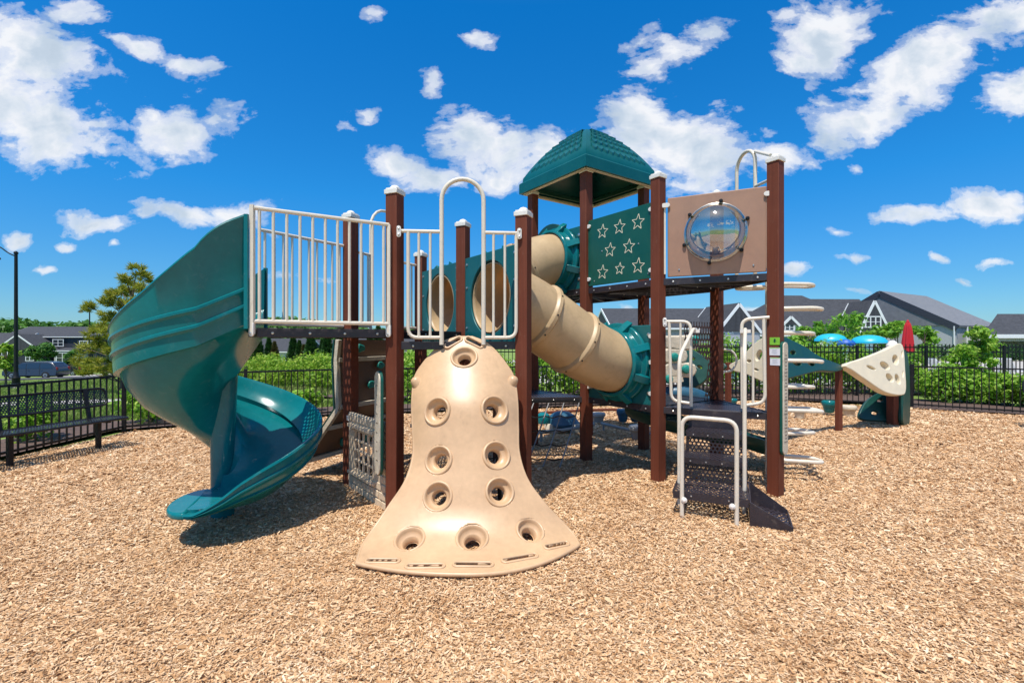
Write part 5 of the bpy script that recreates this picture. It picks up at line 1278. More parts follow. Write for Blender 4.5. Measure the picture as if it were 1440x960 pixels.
# leafy shrubs behind the low fence and between the fences
sh = [(575, 12.6, .8, 1.35, 'between the two fences, left of the bell climber'), (700, 13.0, .8, 1.1, 'seen through the gap under the left deck'), (775, 13.2, .9, 1.55, 'behind the far low deck'), (822, 13.0, .8, 1.3, 'behind the brown roof post'),
      (1010, 14.8, 1.0, 1.8, 'behind the stair, left of the curved grip'), (1058, 14.6, .9, 1.7, 'behind the stair rail on the right'), (1112, 14.6, .9, 1.5, 'behind the green wing panel'), (1150, 14.8, .9, 1.7, 'right of the cream loop steps'), (1196, 14.8, .9, 1.5, 'behind the thin brown post'), (1232, 14.7, .8, 1.3, 'behind the beige holed panel'), (1275, 14.6, .6, 1.1, 'under the closed red umbrella')]
for i, (px, y, r_, h, lab) in enumerate(sh):
    shrub(V((px - 720) / F * y, y, 0), r_, h, 2200, 20 + i, label='leafy green shrub ' + lab, group='leafy shrubs behind the fences', leaf=.055)
sh2 = [(1325, 12.35, .60, .95, 'first leafy shrub from the left between the two right fences'), (1358, 12.2, .62, 1.0, 'leafy shrub in the middle of the bed between the right fences'), (1393, 11.9, .6, .80, 'leafy shrub at the foot of the tall young plant on the right'), (1436, 11.5, .6, .85, 'leafy shrub at the right edge behind the bench')]
for i, (px, y, r_, h, lab) in enumerate(sh2): shrub(V((px - 720) / F * y, y, 0), r_, h, 2600, 50 + i, label=lab, group='shrubs between the right fences', leaf=.05, lumps=10)
sl_ = [(-7.9, 6.2, .5, .8, 'low green shrub behind the left bench backrest'), (-7.75, 7.6, .45, .75, 'low green shrub outside the left fence near its corner post'), (-7.1, 9.3, .55, .85, 'low green shrub just right of the fence corner post'), (-5.9, 9.9, .45, .7, 'small green shrub under the spiral slide, outside the fence'), (-8.2, 4.9, .5, .9, 'green shrub at the left edge behind the bench'), (-4.7, 10.7, .4, .55, 'small green shrub outside the fence right of the slide exit')]
for i, (x, y, r_, h, lab) in enumerate(sl_): shrub(V(x, y, 0), r_, h, 900, 70 + i, label=lab, group='low shrubs outside the left fence', leaf=.05)
# hedge
def hedge():
    pts = [V(-21, 31, 0), V(-12, 22.5, 0), V(-6.6, 17.6, 0), V(-3.6, 15.6, 0), V(.5, 15.0, 0)]; rng = random.Random(3); cl = []
    for a, b in zip(pts[:-1], pts[1:]):
        n = int((b - a).length / .55)
        for k in range(n):
            p = lerp(a, b, k / n); z = terr(p.x, p.y)
            for j in range(3):
                h = rng.uniform(.35, 1.15); cl.append((p.x + rng.uniform(-.5, .5), p.y + rng.uniform(-.6, .6), z + h, .5, .5, .42))
    root = empty('hedge', V(-6.6, 17.6, 0)); tag(root, 'long bright green leafy hedge curving behind the left low fence', 'hedge')
    foliage('foliage', cl, 34000, .062, 'leaf_hedge', 5, root, slim=.5)
hedge()
def tree(name, p, h, crown, n, leaf, material, seed, label, cat='tree', group=None, tr=.06, lumps=14, base=.35):
    rng = random.Random(seed); z = terr(p.x, p.y); root = empty(name, V(p.x, p.y, z)); tag(root, label, cat, group)
    m = MB(); top = V(p.x, p.y, z + h * .8); m.tube([(p.x, p.y, z - .1), (p.x + .03 * h * .3, p.y, z + h * .4), top], [tr, tr * .75, tr * .3], 8); cl = []
    for k in range(lumps):
        f = rng.uniform(base, .95); a = rng.uniform(0, 6.283); rr = crown * rng.uniform(.2, .85) * math.sin(math.pi * min(.98, (f - base * .6) / (1.05 - base * .6))) ** .6
        q = V(p.x + math.cos(a) * rr, p.y + math.sin(a) * rr, z + h * f); s = crown * rng.uniform(.25, .42); cl.append((q.x, q.y, q.z, s, s, s * .75))
        m.tube([V(p.x, p.y, z + h * max(.25, f - .25)), q], [tr * .4, tr * .12], 5)
    m.build('trunk', 'bark', root); foliage('crown', cl, n, leaf, material, seed, root, shell=.3, slim=.5)
    return root
for i, (px, top, y, cr, lab) in enumerate(((1141, 452, 24, .85, 'young green tree left of the first cyan water mushroom'), (1187, 440, 23, 1.25, 'largest young tree, rising between the two cyan mushrooms'), (1229, 455, 26, 1.0, 'young tree in front of the small white-trimmed gable'), (1262, 450, 25, .6, 'young tree just left of the closed red umbrella'), (1300, 452, 26, .85, 'young tree right of the closed red umbrella'), (1397, 474, 24, .6, 'small tree by the columns of the right-hand pavilion'))):
    p = V((px - 720) / F * y, y, 0); tree('young_tree', p, CAMH + (480 - top) / F * y, cr, 1150, .11, 'leaf_tree', 90 + i, lab, group='young trees around the pool', tr=.05)
tree('young_tree', V((1374 - 720) / F * 12.4, 12.4, 0), 1.98, .60, 2400, .055, 'leaf_shrub', 130, 'tall thin young plant reaching above the right fences', tr=.018, base=.35, lumps=20)
tree('street_tree', V((62 - 720) / F * 58, 58, 0), 4.2, 1.5, 2400, .2, 'leaf_forest', 140, 'round green tree in front of the dark house behind the van')
tree('street_tree', V((8 - 720) / F * 26, 26, 0), 2.9, .75, 900, .11, 'leaf_hedge', 141, 'thin bright young tree at the left edge beside the lamp post')
tree('street_tree', V((101 - 720) / F * 60, 60, 0), 3.6, 1.0, 700, .2, 'leaf_forest', 142, 'small green tree between the dark house and the pine')
def pine():
    y = 17.5; p = V((172 - 720) / F * y, y, 0); z = terr(p.x, p.y); rng = random.Random(8); root = empty('pine_tree', V(p.x, p.y, z)); tag(root, 'shaggy yellow-green pine tree rising beside the spiral slide', 'pine')
    m = MB(); m.tube([(p.x, p.y, z - .1), (p.x + .1, p.y, z + 2), (p.x + .45, p.y, z + 4.0)], [.10, .07, .02], 8); cl = []
    spots = [(192, 380, .30), (205, 392, .26), (176, 392, .24), (182, 405, .30), (200, 405, .26), (160, 415, .26), (172, 412, .28), (150, 425, .26), (172, 430, .3), (124, 432, .24), (150, 445, .3), (165, 450, .3), (188, 425, .3), (185, 448, .35), (140, 460, .32), (130, 472, .32), (152, 468, .34), (170, 472, .36), (190, 470, .35), (122, 490, .36), (140, 488, .38), (160, 492, .38), (182, 492, .38), (115, 508, .36), (130, 515, .38), (148, 512, .4), (168, 516, .4), (190, 512, .38), (205, 495, .35), (150, 525, .35), (120, 522, .3), (178, 528, .3)]
    for (x, yy, s) in spots:
        q = at(x, yy, y + rng.uniform(-.7, .7)); q.z = max(q.z, z + .3); cl.append((q.x, q.y, q.z, s, s, s * .8))
        f = min(.95, max(.1, (q.z - z - .4) / 4.2)); m.tube([V(p.x + .45 * f ** 2, p.y, z + 4 * f), q], [.03, .01], 5)
    m.build('trunk', 'bark', root)
    # needle tufts
    n = 15000; rg = np.random.default_rng(8); c = np.array(cl); idx = rg.integers(0, len(c), n); d = rand_dirs(rg, n); d[:, 2] = d[:, 2] * .8 + .25
    sub = rand_dirs(rg, len(c) * 14).reshape(len(c), 14, 3) * .68; tuft = c[idx, :3] + sub[idx, rg.integers(0, 14, n)] * c[idx, 3:] * 1.0
    C = tuft + d * (.05 + .07 * rg.random(n))[:, None]; U = d * (.10 + .05 * rg.random(n))[:, None]; W_ = np.cross(d, rand_dirs(rg, n)); W_ /= np.linalg.norm(W_, axis=1, keepdims=True)
    me = quads_object('crown', C, U, W_ * .013, 'needle_pine'); o = bpy.data.objects.new('crown', me); COL.objects.link(o); o.parent = root; o.location = -root.location
pine()
# row of small conifers beyond the hedge
def conifer_mesh(brown, seed):
    rg = np.random.default_rng(seed); n = 1500; f = rg.random(n) ** .8; a = rg.random(n) * 6.283; r_ = .52 * (1 - f) ** .8 * (.7 + .4 * rg.random(n)) * (1 + .18 * np.sin(a * 3 + f * 9)); C = np.stack([np.cos(a) * r_, np.sin(a) * r_, .1 + f * 2.3], 1)
    d = np.stack([np.cos(a), np.sin(a), .9 + 0 * a], 1) + .5 * rand_dirs(rg, n); d /= np.linalg.norm(d, axis=1, keepdims=True); W_ = np.cross(d, rand_dirs(rg, n))
    return quads_object('crown', C, d * .14, W_ * .045, 'needle_brown' if brown else 'leaf_dark')
cmesh = [conifer_mesh(False, 1), conifer_mesh(False, 2), conifer_mesh(True, 3)]
MB().tube([(0, 0, -.1), (0, 0, 1.6)], [.05, .02], 6); 
tm = MB().tube([(0, 0, -.1), (0, 0, 1.8)], [.05, .02], 6).build('trunk', 'bark'); tme = tm.data; bpy.data.objects.remove(tm)
names = ['leftmost conifer of the row beyond the hedge, half brown', 'second conifer from the left, slim and green, right beside a brown one', 'third conifer from the left in the row beyond the hedge', 'fourth conifer from the left, green, touching a brown one', 'brownish conifer fifth from the left in the row', 'green conifer in the middle of the row, left of the bright house wall', 'slim conifer eighth from the right end of the row', 'short brownish conifer in the middle of the row beyond the hedge', 'dense green conifer sixth from the right end of the row', 'slim conifer fifth from the right end, left of a pointed dense one', 'dense conifer fourth from the right end of the row', 'tallest green conifer of the row, just left of the brown post', 'slim conifer right of the brown post, behind the climbing wall', 'rightmost conifer of the row, nearest to the front brown post']
cons = [(343, 1.1, 2), (352, 1.0, 1), (362, 1.15, 0), (378, 1.0, 0), (386, .9, 2), (412, 1.05, 0), (421, .9, 1), (427, .8, 2), (437, 1.15, 0), (453, .9, 1), (460, 1.1, 0), (478, 1.2, 0), (520, 1.0, 1), (532, 1.1, 0)]
for i, (px, s, k) in enumerate(cons):
    y = 33 - i * .35; x = (px - 720) / F * y; z = terr(x, y); root = empty('conifer', V(x, y, z)); root.scale = (s, s, s * 1.12)
    tag(root, names[i], 'conifer', 'row of young conifers beyond the hedge')
    for nm, me in (('crown', cmesh[k]), ('trunk', tme)):
        o = bpy.data.objects.new(nm, me); COL.objects.link(o); o.parent = root
# far forest
def forest():
    rg = np.random.default_rng(12); cl = []
    def ridge(px): return 452 + 4 * math.sin(px / 37) + 5 * math.sin(px / 90 + 1) - 8 * math.exp(-((px - 35) / 40) ** 2) + (6 if px > 130 else 0)
    for k in range(330):
        px = -60 + 640 * rg.random(); y = rg.uniform(150, 185); top = ridge(px) + rg.normal() * 1.0; zt = CAMH + (480 - top) / F * y; x = (px - 720) / F * y; zb = terr(x, y)
        s = rg.uniform(3, 5.5); cl.append((x, y, zt - s * .8, s, s, s * .9)); cl.append((x, y - 2, (zt + zb) / 2, s * 1.2, s, (zt - zb) / 2))
    for k in range(60):
        px = 560 + 900 * rg.random(); y = rg.uniform(190, 220); zt = CAMH + (480 - 468 + rg.normal()) / F * y; s = rg.uniform(3, 5); cl.append(((px - 720) / F * y, y, zt - s, s * 1.6, s, s))
    o = foliage('forest', cl, 60000, .85, 'leaf_forest', 4, None, shell=.75, slim=.6); tag(o, 'distant green wooded ridge along the left horizon', 'forest', kind='stuff')
forest()
def grass():
    rg = np.random.default_rng(21); P_ = []
    n = 90000; px = rg.uniform(-30, 520, n); y = 8.8 + 26 * rg.random(n) ** 1.6; x = (px - 720) / F * y
    ok = ~((x > -8.3) & (y < 9.7)) & ((y - 11.6) > -(x + 3.0) * 0 - 99) & (np.abs(y - 13.5) > .8) 
    d1 = (x + 6.85) * .56 - (y - 8.35)          # right of the fence corner keep beyond the bed
    ok &= ~((x > -6.9) & (y < 9.3 + (x + 6.85) * .52 + .9))
    x, y = x[ok], y[ok]; n = len(x); z = np.array([terr(a, b) for a, b in zip(x, y)]) - .03
    a = rg.random(n) * 6.283; lean = rg.normal(0, .35, (n, 2)); h = (.025 + .035 * rg.random(n)) * (1 + y / 25)
    U = np.stack([lean[:, 0] * h, lean[:, 1] * h, h], 1); W_ = np.stack([np.cos(a), np.sin(a), 0 * a], 1) * (.006 + y * .0006)[:, None]
    C = np.stack([x, y, z + h * .8], 1); me = quads_object('grass', C, U, W_, 'grass_blades'); o = bpy.data.objects.new('grass', me); COL.objects.link(o); tag(o, 'mown green grass beyond the left fence', 'grass', kind='stuff')
grass()

# ================================================================== street furniture and vehicles
def lamp(px, base_py, top_py, y, label, arm=True):
    x = (px - 720) / F * y; z = terr(x, y); h = CAMH + (480 - top_py) / F * y - z; root = empty('street_lamp', V(x, y, z)); tag(root, label, 'street lamp', 'black street lamps')
    MB().lathe([(.22, -.05), (.22, .10), (.17, .16), (.15, .55), (.17, .60), (.12, .70), (.085, .9)], (x, y, z), seg=16).build('base', 'black_coat', root)
    MB().tube([(x, y, z + .8), (x, y, z + h)], [.085, .065], 14).lathe([(.09, 0), (.09, .08), (.03, .14)], (x, y, z + h), seg=12).build('pole', 'black_coat', root)
    MB().tube(rounded([V(x, y, z + h - .12), V(x - .35, y, z + h + .02), V(x - .75, y - .05, z + h + .35), V(x - 1.05, y - .05, z + h + .38), V(x - 1.12, y - .05, z + h + .1)], .25, 5), .03, 8).build('arm', 'black_coat', root)
    hd = MB().lathe([(.03, .35), (.06, .32), (.10, .22), (.28, .08), (.30, 0), (.26, 0)], (x - 1.12, y - .05, z + h - .25), seg=18).build('lamp_head', 'black_coat', root)
    MB().lathe([(.24, 0), (.20, -.08), (.08, -.13), (.01, -.14)], (x - 1.12, y - .05, z + h - .25), seg=16).build('lamp_glass', 'lamp_glass', hd)
lamp(22.5, 537, 357, 23.5, 'tall black street lamp with curved arm at the left edge')
lamp(126, 510, 436, 62, 'distant black lamp post whose top shows left of the pine')
lamp(364, 490, 433, 70, 'far lamp post seen between the cream railing bars')

def van(c, ang, label, material='car_paint', name='parked_van', cat='van', L=5.1, H=1.74, W_=1.95, seed=0):
    root = empty(name, V(c.x, c.y, terr(c.x, c.y))); root.rotation_euler = (0, 0, ang); tag(root, label, cat)
    def bl(m, nm, mt, par=None, **k):
        loc = root.location.copy(); o = m.build(nm, mt, None, **k); o.parent = par or root; return o
    # side profile (x forward = front at +L/2)
    hl = L / 2; k = H / 1.74
    prof = [(-hl + .02, .45), (-hl, .75), (-hl + .06, 1.10), (-hl + .22, 1.30 * k), (-hl + .52, 1.66 * k), (-hl + 1.0, 1.73 * k), (0, 1.75 * k), (.75, 1.66 * k), (1.15, 1.42 * k), (1.55, 1.12), (2.2, .98), (hl - .05, .80), (hl, .55), (hl - .03, .32), (-hl + .06, .30)]
    w2 = W_ / 2
    def tuck(z): return w2 - (.0 if z < 1.0 else (z - 1.0) * .30)
    m = MB(); n = len(prof); vs = []
    for s, sc in ((-1, 1), (-1, .93), (1, .93), (1, 1)):
        pass
    rows = []
    for f in (-1, -.93, -.6, 0, .6, .93, 1):
        shr = .03 if abs(f) == 1 else 0
        rows.append([V(x * (1 - shr * .3), f * tuck(z), z - (shr if z > 1.5 else 0) + (.015 * (1 - abs(f)) if z > 1 else 0)) for x, z in prof])
    for r_ in rows: vs += r_
    fs = [(i * n + j, (i + 1) * n + j, (i + 1) * n + (j + 1) % n, i * n + (j + 1) % n) for i in range(6) for j in range(n)] + [tuple(range(n)), tuple(6 * n + j for j in range(n - 1, -1, -1))]
    m.add(vs, fs); body = bl(m, 'body', material, smooth=45, weld=True, bevel=.03)
    def side(sx, z0, sx1, z1, sx2, z2, sx3, z3, s):
        pts = [(sx, z0), (sx1, z1), (sx2, z2), (sx3, z3)]; return [V(x, s * (tuck(z) + .008), z) for x, z in pts]
    for s in (-1, 1):
        for q in ((-2.15, 1.08, -.98, 1.08, -.98, 1.60, -1.88, 1.52), (-.9, 1.08, .25, 1.08, .25, 1.62, -.9, 1.62), (.33, 1.08, 1.35, 1.10, .82, 1.54, .33, 1.61)):
            q = [v * (k if i % 2 and v > 1.3 else 1) for i, v in enumerate(q)]; pts = side(*q, s); bl(MB().prism(pts if s < 0 else pts[::-1], V(0, -s * .02, 0)), 'side_window', 'window_glass')
        bl(MB().box((0.28, s * (w2 + .006), .80), (.012, .012, .9)), 'door_seam', 'rubber'); bl(MB().box((-.95, s * (w2 + .006), .80), (.012, .012, .9)), 'door_seam', 'rubber')
        bl(MB().box((.05, s * (w2 + .02), .92), (.16, .03, .03)), 'door_handle', material, bevel=.008); bl(MB().box((-1.15, s * (w2 + .02), .92), (.16, .03, .03)), 'door_handle', material, bevel=.008)
        bl(MB().lathe([(.02, 0), (.10, .03), (.12, .10), (.09, .18), (.02, .2)], (1.15, s * (w2 - .02), 1.12), V(0, s, 0), 12), 'mirror', material)
        bl(MB().box((hl - .18, s * (w2 - .26), .76), (.3, .36, .16)), 'headlight', 'lamp_glass', bevel=.03); bl(MB().box((-hl + .06, s * (w2 - .16), 1.02), (.12, .2, .32)), 'tail_light', 'tail_red', bevel=.02)
        for x in (-1.52, 1.58):
            bl(MB().lathe([(.37, 0), (.37, .02)], (x, s * (w2 - .0), .34), V(0, s, 0), 24), 'wheel_arch', 'rubber')
            wh = bl(MB().lathe([(.20, 0), (.31, 0), (.335, .05), (.335, .19), (.31, .235), (.21, .24)], (x, s * (w2 - .20), .335), V(0, s, 0), 28), 'wheel', 'rubber')
            r_ = MB().lathe([(.21, .0), (.21, .02), (.19, .025), (.05, .01), (.04, .03), (.01, .03)], (x, s * (w2 + .025), .335), V(0, s, 0), 24)
            o = r_.build('rim', 'wheel_metal'); o.parent = wh
    ws = [V(.83, -w2 * .76, 1.62 * k), V(.83, w2 * .76, 1.62 * k), V(1.50, w2 * .88, 1.16), V(1.50, -w2 * .88, 1.16)]
    bl(MB().prism([p + V(.03, 0, .03) for p in ws], V(-.02, 0, -.02)), 'windscreen', 'window_glass')
    bl(MB().prism([V(-hl + .26, -w2 * .72, 1.22), V(-hl + .26, w2 * .72, 1.22), V(-hl + .48, w2 * .68, 1.58 * k), V(-hl + .48, -w2 * .68, 1.58 * k)], V(-.04, 0, .01)), 'rear_window', 'window_glass')
    bl(MB().box((hl - .01, 0, .52), (.05, .95, .22)), 'grille', 'rubber', bevel=.02); bl(MB().box((hl + .02, 0, .42), (.02, .5, .12)), 'number_plate', 'trim_white')
    bl(MB().box((0, 0, .30), (L - .3, W_ - .2, .18)), 'underbody', 'rubber')
    for s in (-1, 1): bl(MB().bar(V(-1.6, s * (w2 - .28), 1.76 * k), V(.5, s * (w2 - .28), 1.75 * k), .03, .03), 'roof_rack', 'wheel_metal')
vy = 50.5; vc = V((52 - 720) / F * vy, vy, 0); van(vc, R(180 + 8 + 0), 'dark grey-blue minivan parked beyond the lawn on the left')
van(V((98 - 720) / F * 60, 60.0, 0), R(175), 'black car mostly hidden behind the rear of the minivan', 'black_coat', 'parked_car', 'car', L=4.6, H=1.45)

# ================================================================== buildings
def building(name, label, cat='house', loc=(0, 0, 0), group=None):
    o = empty(name, loc); tag(o, label, cat, group); return o
def gable_block(root, c, ax, L, W_, hw, hr, wall, roof='roof_shingle', over=.4, z=0.0, hip=0.0, trim=True):
    """block with ridge along ax; c centre; hw eave height, hr ridge height"""
    ax = Vector(ax).normalized(); s = V(-ax.y, ax.x, 0); c = Vector(c)
    def q(a, b, h): return c + ax * a + s * b + Z * (z + h)
    m = MB(); m.add([q(a, b, h) for h in (-.5, hw) for a, b in ((-L / 2, -W_ / 2), (L / 2, -W_ / 2), (L / 2, W_ / 2), (-L / 2, W_ / 2))] + ([q(-L / 2, 0, hr), q(L / 2, 0, hr)] if not hip else []),
          [(0, 1, 5, 4), (1, 2, 6, 5), (2, 3, 7, 6), (3, 0, 4, 7)] + ([(7, 4, 8), (5, 6, 9)] if not hip else []))
    wo = m.build('wall', wall, root, smooth=0)
    lo, wo_ = L / 2 + over, W_ / 2 + over; dz = (hr - hw) / (W_ / 2) * over
    e = [q(-lo, -wo_, hw - dz), q(lo, -wo_, hw - dz), q(lo, wo_, hw - dz), q(-lo, wo_, hw - dz)]; r0_, r1_ = q(-lo + hip, 0, hr + .02), q(lo - hip, 0, hr + .02)
    m = MB(); th = Z * .18; vs = e + [r0_, r1_] + [p + th for p in e] + [r0_ + th, r1_ + th]
    m.add(vs, [(6, 7, 11, 10), (8, 9, 10, 11), (7, 8, 11), (9, 6, 10), (1, 0, 4, 5), (3, 2, 5, 4), (0, 1, 7, 6), (2, 3, 9, 8), (1, 2, 8, 7) if hip else (1, 5, 11, 7), (3, 0, 6, 9) if hip else (0, 6, 10, 4)] + ([] if hip else [(5, 2, 8, 11), (3, 4, 10, 9)]))
    ro = m.build('roof', roof, root, smooth=0)
    if trim:
        for a, b in ((0, 1), (2, 3)): MB().bar(e[a] + V(0, 0, .06), e[b] + V(0, 0, .06), .10, .16).build('gutter', 'trim_white', ro)
        if not hip:
            for a, b in ((0, r0_), (3, r0_), (1, r1_), (2, r1_)): MB().bar(e[a] + Z * .05, b + Z * .05, .06, .24).build('rake_board', 'trim_white', ro)
    return q
def window(root, p, d, w_, h, n=2, name='window'):
    """framed window at p (centre), along d, facing -y-ish"""
    d = Vector(d).normalized(); nn = V(d.y, -d.x, 0)
    m = MB()
    for a, b, c_, dd2 in ((-w_ / 2, -w_ / 2, 0, 0), ): pass
    g = MB().prism([p - d * w_ / 2 - Z * h / 2, p + d * w_ / 2 - Z * h / 2, p + d * w_ / 2 + Z * h / 2, p - d * w_ / 2 + Z * h / 2], nn * .03).build(name, 'window_glass', root, smooth=0)
    f = nn * .05; t_ = .11
    m.bar(p - d * (w_ / 2 + t_) - Z * h / 2 + f, p + d * (w_ / 2 + t_) - Z * h / 2 + f, .06, t_).bar(p - d * (w_ / 2 + t_) + Z * h / 2 + f, p + d * (w_ / 2 + t_) + Z * h / 2 + f, .06, t_)
    for k in range(n + 1): s = -w_ / 2 + w_ * k / n; m.bar(p + d * s - Z * h / 2 + f * 1.05, p + d * s + Z * h / 2 + f * 1.05, t_ * (1 if k in (0, n) else .8), .055, up=nn)
    m.bar(p - d * w_ / 2 + f, p + d * w_ / 2 + f, .04, .05)
    m.build('window_frame', 'trim_white', g, smooth=0)
# left house
def wp(px, py, y): return at(px, py, y)
zL = -3.4
c = V((112 - 720) / F * 100, 106, 0); h1 = building('dark_house', 'dark two-storey house with white trim beyond the parked minivan', loc=(c.x, c.y, zL))
gable_block(h1, c + V(-2, 0, 0), (1, .10, 0), 26, 13, 6.0, 8.1, 'siding_dark', z=zL)
gable_block(h1, V((38 - 720) / F * 96, 97.5, 0), (.10, -1, 0), 7, 7.5, 3.4, 6.3, 'siding_dark', z=zL)
gable_block(h1, V((92 - 720) / F * 97, 98.6, 0), (1, .1, 0), 4.4, 3.4, 3.1, 3.5, 'siding_pale', z=zL, hip=1.2)
for px, py, w_, h, y in ((82, 482, 2.0, 1.4, 98.7), (88, 503, 2.2, 2.0, 96.6), (42, 502, 1.4, 1.4, 93.8), (118, 484, 1.6, 1.4, 99.0), (134, 484, 1.6, 1.4, 99.2)): window(h1, wp(px, py, y), (1, .10, 0), w_, h)
h2 = building('dark_house', 'dark house cut by the left edge, its slope roof above the lamp foot', loc=(-103, 92, zL)); gable_block(h2, V(-107, 98, 0), (1, .1, 0), 15, 11, 3.6, 6.6, 'siding_dark', z=zL); window(h2, wp(3, 500, 92.0), (1, .1, 0), 2.0, 1.5)
# houses seen through the deck gap
for i, (px, y, L, hw, hr, lab) in enumerate(((395, 92, 13, 2.4, 4.6, 'pale house glimpsed behind the conifers left of the brown post'), (470, 96, 12, 2.2, 4.4, 'grey-roofed house glimpsed behind the conifers near the brown post'), (545, 94, 12, 2.4, 4.9, 'low house glimpsed behind the post under the left deck'))):
    cc = V((px - 720) / F * y, y, 0); zz = -2.6; hh = building('far_house', lab, loc=(cc.x, cc.y, zz), group='far houses behind the hedge'); gable_block(hh, cc, (1, -.15, 0), L, 8, hw, hr, 'siding_pale', z=zz)
    for k in (-.3, 0, .3): window(hh, cc + V(k * L, -4.1 - k * L * .15 , zz + 1.4), (1, -.15, 0), 1.3, 1.2)

# clubhouse: big gabled hall on the right
def clubhouse():
    g = V(.86, .5, 0).normalized(); r_ = V(g.y, -g.x, 0); A0 = V(38.9, 50, 6.9); root = building('clubhouse', 'large grey pool clubhouse with a wide dark gabled roof on the right', 'building', (39, 50, 0))
    W_, L = 6.3 * 2 - .3, 11.5; hr, hw = 6.75, 3.05; c = V(A0.x, A0.y, 0) + g * (L / 2)
    q = gable_block(root, c, g, L, W_, hw, hr, 'siding_grey', roof='hall_roof', over=.14, trim=False)
    MB().bar(c - g * (L / 2 + .2) + r_ * (W_ / 2 - .1) + Z * -.1, c - g * (L / 2 + .2) + r_ * (W_ / 2 - .1) + Z * hw, .09, .09).build('downpipe', 'trim_white', root)
    MB().bar(c - g * (L / 2 - 2.3) + r_ * (W_ / 2 + .1) + Z * -.1, c - g * (L / 2 - 2.3) + r_ * (W_ / 2 + .1) + Z * hw, .12, .12).build('downpipe', 'trim_white', root)
    # rake fascia of the big gable
    ridge = c - g * (L / 2 + .17) + Z * hr
    for s in (-1, 1): MB().bar(ridge + Z * -.12, c - g * (L / 2 + .17) + r_ * (s * (W_ / 2 + .14)) + Z * (hw - .2), .08, .62).build('rake_board', 'siding_dark', root)
    # standing ribs on the roof plane
    for k in range(4): window(root, c + r_ * (W_ / 2 + .02) + g * (-2.5 + k * 2.2) + Z * 2.2, g, 1.2, .9, 3)
    # left wing: long hip roof
    wing = building('clubhouse_wing', 'long dark hip-roofed clubhouse wing left of the big grey gable', 'building', (31, 52, 0))
    gable_block(wing, V(31.0, 52.5, 0), (1, .03, 0), 12.4, 11, 2.5, 6.5, 'siding_pale', over=.6, hip=5.6)
    gable_block(wing, V(35.2, 53.0, 0), (1, .03, 0), 7.0, 8.5, 2.7, 6.15, 'siding_pale', over=.3, trim=False)
    gable_block(wing, V(24.6, 49.6, 0), (1, .03, 0), 7.5, 7.5, 2.4, 4.6, 'siding_pale', over=.5, hip=3.2)
    # small white-trimmed gable with triple window
    sg = V(34.3, 46.4, 0); gable_block(wing, sg, (0.06, -1, 0), 3.0, 3.2, 2.3, 5.35, 'siding_grey', over=.08)
    window(wing, V(34.2, 44.85, 3.45), (1, .06, 0), 1.5, 1.0, 3)
    dm = V(26.9, 47.0, 0); gable_block(wing, dm, (0.06, -1, 0), 2.2, 1.5, 3.2, 3.9, 'trim_white', over=.2); window(wing, V(26.85, 45.8, 2.95), (1, .06, 0), .9, .6, 2)
    for k in range(6): MB().box((23.0 + 2.3 * k, 45.6 + .07 * k, 1.25), (.28, .28, 2.5)).build('column', 'trim_white', wing)
    for k in range(4): window(wing, V(24.2 + 3.0 * k, 46.9, 1.5), (1, .03, 0), 1.4, 1.3, 2)
clubhouse()
def middle_house():
    y = 44; c = V((985 - 720) / F * y, y + 4, 0); root = building('grey_house', 'grey gabled house with white trim seen above the stair', 'house', (c.x, c.y, 0))
    gable_block(root, c + V(-2.6, 0, 0), (1, .02, 0), 11, 8, 2.9, 4.75, 'siding_grey')
    sg = V((1014 - 720) / F * 43 + .3, 43.5, 0); gable_block(root, sg, (0.15, -1, 0), 5, 4.0, 2.4, 4.75, 'siding_grey', over=.10)
    window(root, at(1023, 462, 40.9) + V(-.15, 0, 0), (1, .15, 0), 1.2, .8, 3); window(root, at(1014, 497, 40.9), (1, .15, 0), 1.4, 1.2, 2); window(root, at(955, 486, 43.8), (1, .02, 0), 1.6, 1.2, 2)
    MB().bar(at(1001, 479, 40.8), at(1040, 479, 41.0), .1, .12).build('band_board', 'trim_white', root)
middle_house()
def pavilion():
    y = 42; root = building('pavilion', 'dark-roofed open pavilion with pale columns at the right edge', 'building', (45, 44, 0))
    c = V(46.6, 45.5, 0); e_ = 1.6 + 8 / F * y; L, W_ = 11.5, 7
    m = MB(); a = [V(41.9, 42, 2.2), V(56, 42, 2.2), V(58, 49, 2.2), V(48.7, 49, 2.2)]; r0_, r1_ = V(46.7, 45.5, 4.25), V(54.5, 45.5, 4.25); vs = a + [r0_, r1_] + [p - Z * .15 for p in a]
    m.add(vs, [(0, 1, 5, 4), (1, 2, 5), (2, 3, 4, 5), (3, 0, 4), (9, 8, 7, 6), (0, 6, 7, 1), (1, 7, 8, 2), (2, 8, 9, 3), (3, 9, 6, 0)]); ro = m.build('roof', 'roof_shingle', root, smooth=0)
    MB().bar(V(41.9, 41.95, 2.06), V(54, 41.95, 2.06), .12, .34).build('gutter', 'trim_white', ro)
    MB().box((48, 42.4, 1.78), (11.6, .2, .3)).build('beam', 'siding_pale', root)
    for x in (42.9, 43.6, 46.6, 50): MB().box((x, 42.5, .85), (.3, .3, 1.7)).build('column', 'stone_wall', root)
    MB().box((53, 48.6, 1.0), (9, .2, 2.0)).build('back_wall', 'siding_pale', root)
pavilion()

